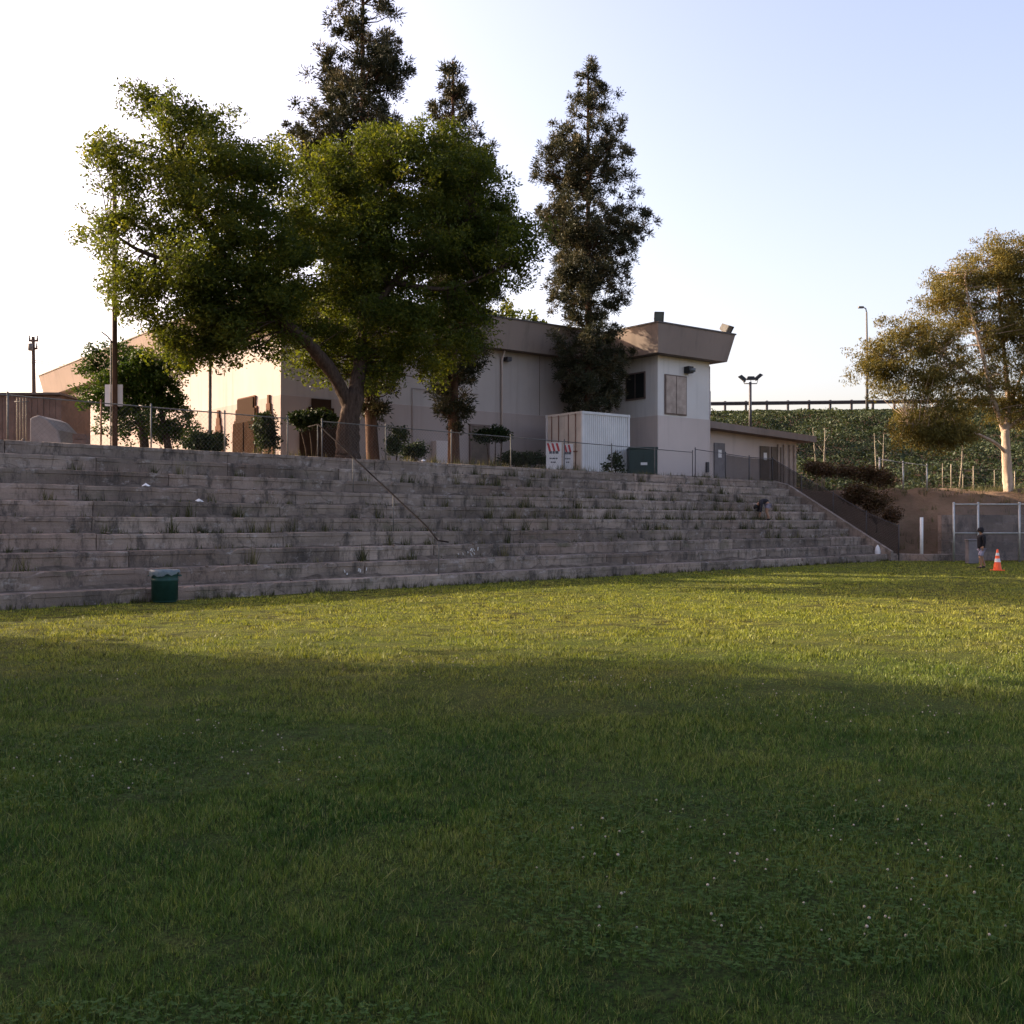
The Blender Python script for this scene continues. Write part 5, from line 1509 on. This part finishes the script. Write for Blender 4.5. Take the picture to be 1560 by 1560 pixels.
def make_child():
    Y = 38.3; x = wx(1495, Y); root = thing('person', 'child in a black hooded top and pale grey shorts walking beside the orange cone', 'person', (x, Y, 0))
    # frame: faces -x and slightly to the camera; height 1.46
    J = [(0, 0, .76, .105, .09), (0, 0, .90, .095, .08), (0.0, 0, 1.05, .11, .085), (0, 0, 1.17, .10, .075), (-.01, 0, 1.25, .045), (-.02, 0, 1.31, .055), (-.025, 0, 1.37, .085, .075), (-.02, 0, 1.43, .06),
         (.01, -.15, 1.15, .05), (.03, -.19, .94, .038), (-.03, -.20, .75, .027),
         (.01, .15, 1.15, .05), (.05, .19, .95, .038), (.03, .20, .76, .027),
         (0, -.08, .70, .075), (-.09, -.085, .42, .052), (-.06, -.085, .24, .045), (-.04, -.085, .08, .034), (-.16, -.09, .03, .028),
         (0, .08, .70, .075), (.05, .085, .42, .052), (.11, .085, .24, .045), (.17, .085, .10, .034), (.08, .09, .035, .028), (-.118, 0, 1.345, .012)]
    E = [(0, 1), (1, 2), (2, 3), (3, 4), (4, 5), (5, 6), (6, 7), (3, 8), (8, 9), (9, 10), (3, 11), (11, 12), (12, 13), (0, 14), (14, 15), (15, 16), (16, 17), (17, 18), (0, 19), (19, 20), (20, 21), (21, 22), (22, 23), (6, 24)]
    hand(J, E, 10, (-.15, 0, -1), (-1, 0, 0), .85); hand(J, E, 13, (0, 0, -1), (-1, 0, 0), .85)
    skin('body', J, E, M['skin'], root)
    g = .022
    T = [(0, 0, .68, .15, .14), (0, 0, .82, .15, .135), (0, 0, 1.03, .155, .135), (0, 0, 1.16, .135, .11), (0, 0, 1.245, .085), (.01, -.15, 1.15, .075), (.03, -.195, .94, .060), (-.02, -.20, .78, .042), (.01, .15, 1.15, .075), (.05, .195, .95, .060), (.03, .20, .79, .042)]
    skin('hooded_top', T, [(0, 1), (1, 2), (2, 3), (3, 4), (3, 5), (5, 6), (6, 7), (3, 8), (8, 9), (9, 10)], M['cloth_black'], root)
    S = [(0, 0, .74, .125, .11), (0, -.075, .66, .10), (-.06, -.085, .50, .088), (-.08, -.085, .44, .085), (0, .075, .66, .10), (.035, .085, .50, .088), (.045, .085, .44, .085)]
    skin('shorts', S, [(0, 1), (1, 2), (2, 3), (0, 4), (4, 5), (5, 6)], M['cloth_grey'], root)
    for (ax, ay, az, tx, ty, tz) in ((-.03, -.085, .045, -.20, -.09, .03), (.17, .085, .075, .055, .09, .035)):
        skin('shoe', [(ax, ay, az, .048, .045), ((ax + tx) / 2, ay, (az + tz) / 2, .042, .036), (tx, ty, tz, .036, .028)], [(0, 1), (1, 2)], M['cloth_dark'], root)
    head_parts(root, (-.025, 0, 1.365), (-1, -.25, 0), .098, True)
make_child()

def make_bender():
    c = BL(31.4, 2.62, tier_z(4))
    root = thing('person', 'person in dark clothes bending over on a middle tier of the bleachers', 'person', c)
    J = [(.04, 0, .70, .12, .11), (-.06, 0, .78, .115, .10), (-.20, 0, .78, .12, .10), (-.30, 0, .72, .11, .085), (-.37, 0, .66, .05), (-.41, 0, .60, .06), (-.45, 0, .54, .09, .08), (-.47, 0, .47, .06),
         (-.29, -.17, .68, .055), (-.30, -.21, .46, .042), (-.33, -.19, .26, .030), (-.29, .17, .68, .055), (-.31, .21, .46, .042), (-.36, .19, .27, .030),
         (.03, -.09, .64, .085), (-.04, -.10, .36, .060), (0, -.10, .22, .052), (.04, -.10, .07, .036), (-.11, -.11, .035, .03),
         (.03, .09, .64, .085), (0, .10, .36, .060), (.06, .10, .22, .052), (.11, .10, .07, .036), (-.04, .11, .035, .03), (-.54, 0, .53, .012)]
    E = [(0, 1), (1, 2), (2, 3), (3, 4), (4, 5), (5, 6), (6, 7), (3, 8), (8, 9), (9, 10), (3, 11), (11, 12), (12, 13), (0, 14), (14, 15), (15, 16), (16, 17), (17, 18), (0, 19), (19, 20), (20, 21), (21, 22), (22, 23), (6, 24)]
    hand(J, E, 10, (-.2, 0, -1), (-1, .2, 0), 1.0); hand(J, E, 13, (-.2, 0, -1), (-1, -.2, 0), 1.0)
    skin('body', J, E, M['skin'], root)
    T = [(.05, 0, .72, .14, .125), (-.07, 0, .79, .145, .12), (-.20, 0, .79, .15, .12), (-.30, 0, .73, .13, .10), (-.355, 0, .68, .08), (-.29, -.17, .68, .08), (-.30, -.21, .47, .062), (-.325, -.195, .31, .045), (-.29, .17, .68, .08), (-.31, .21, .47, .062), (-.35, .195, .31, .045)]
    skin('jacket', T, [(0, 1), (1, 2), (2, 3), (3, 4), (3, 5), (5, 6), (6, 7), (3, 8), (8, 9), (9, 10)], M['cloth_dark'], root)
    S = [(.05, 0, .69, .135, .12), (.03, -.085, .60, .11), (-.02, -.10, .44, .09), (.03, .085, .60, .11), (.01, .10, .44, .09)]
    skin('shorts', S, [(0, 1), (1, 2), (0, 3), (3, 4)], M['cloth_grey'], root)
    for (ax, ay, az, tx) in ((.05, -.10, .05, -.14), (.12, .10, .05, -.07)):
        skin('shoe', [(ax, ay, az, .05, .045), ((ax + tx) / 2, ay, .045, .045, .038), (tx, ay, .035, .038, .03)], [(0, 1), (1, 2)], M['cloth_black'], root)
    head_parts(root, (-.455, 0, .53), (-.6, 0, -.8), .105, False)
make_bender()
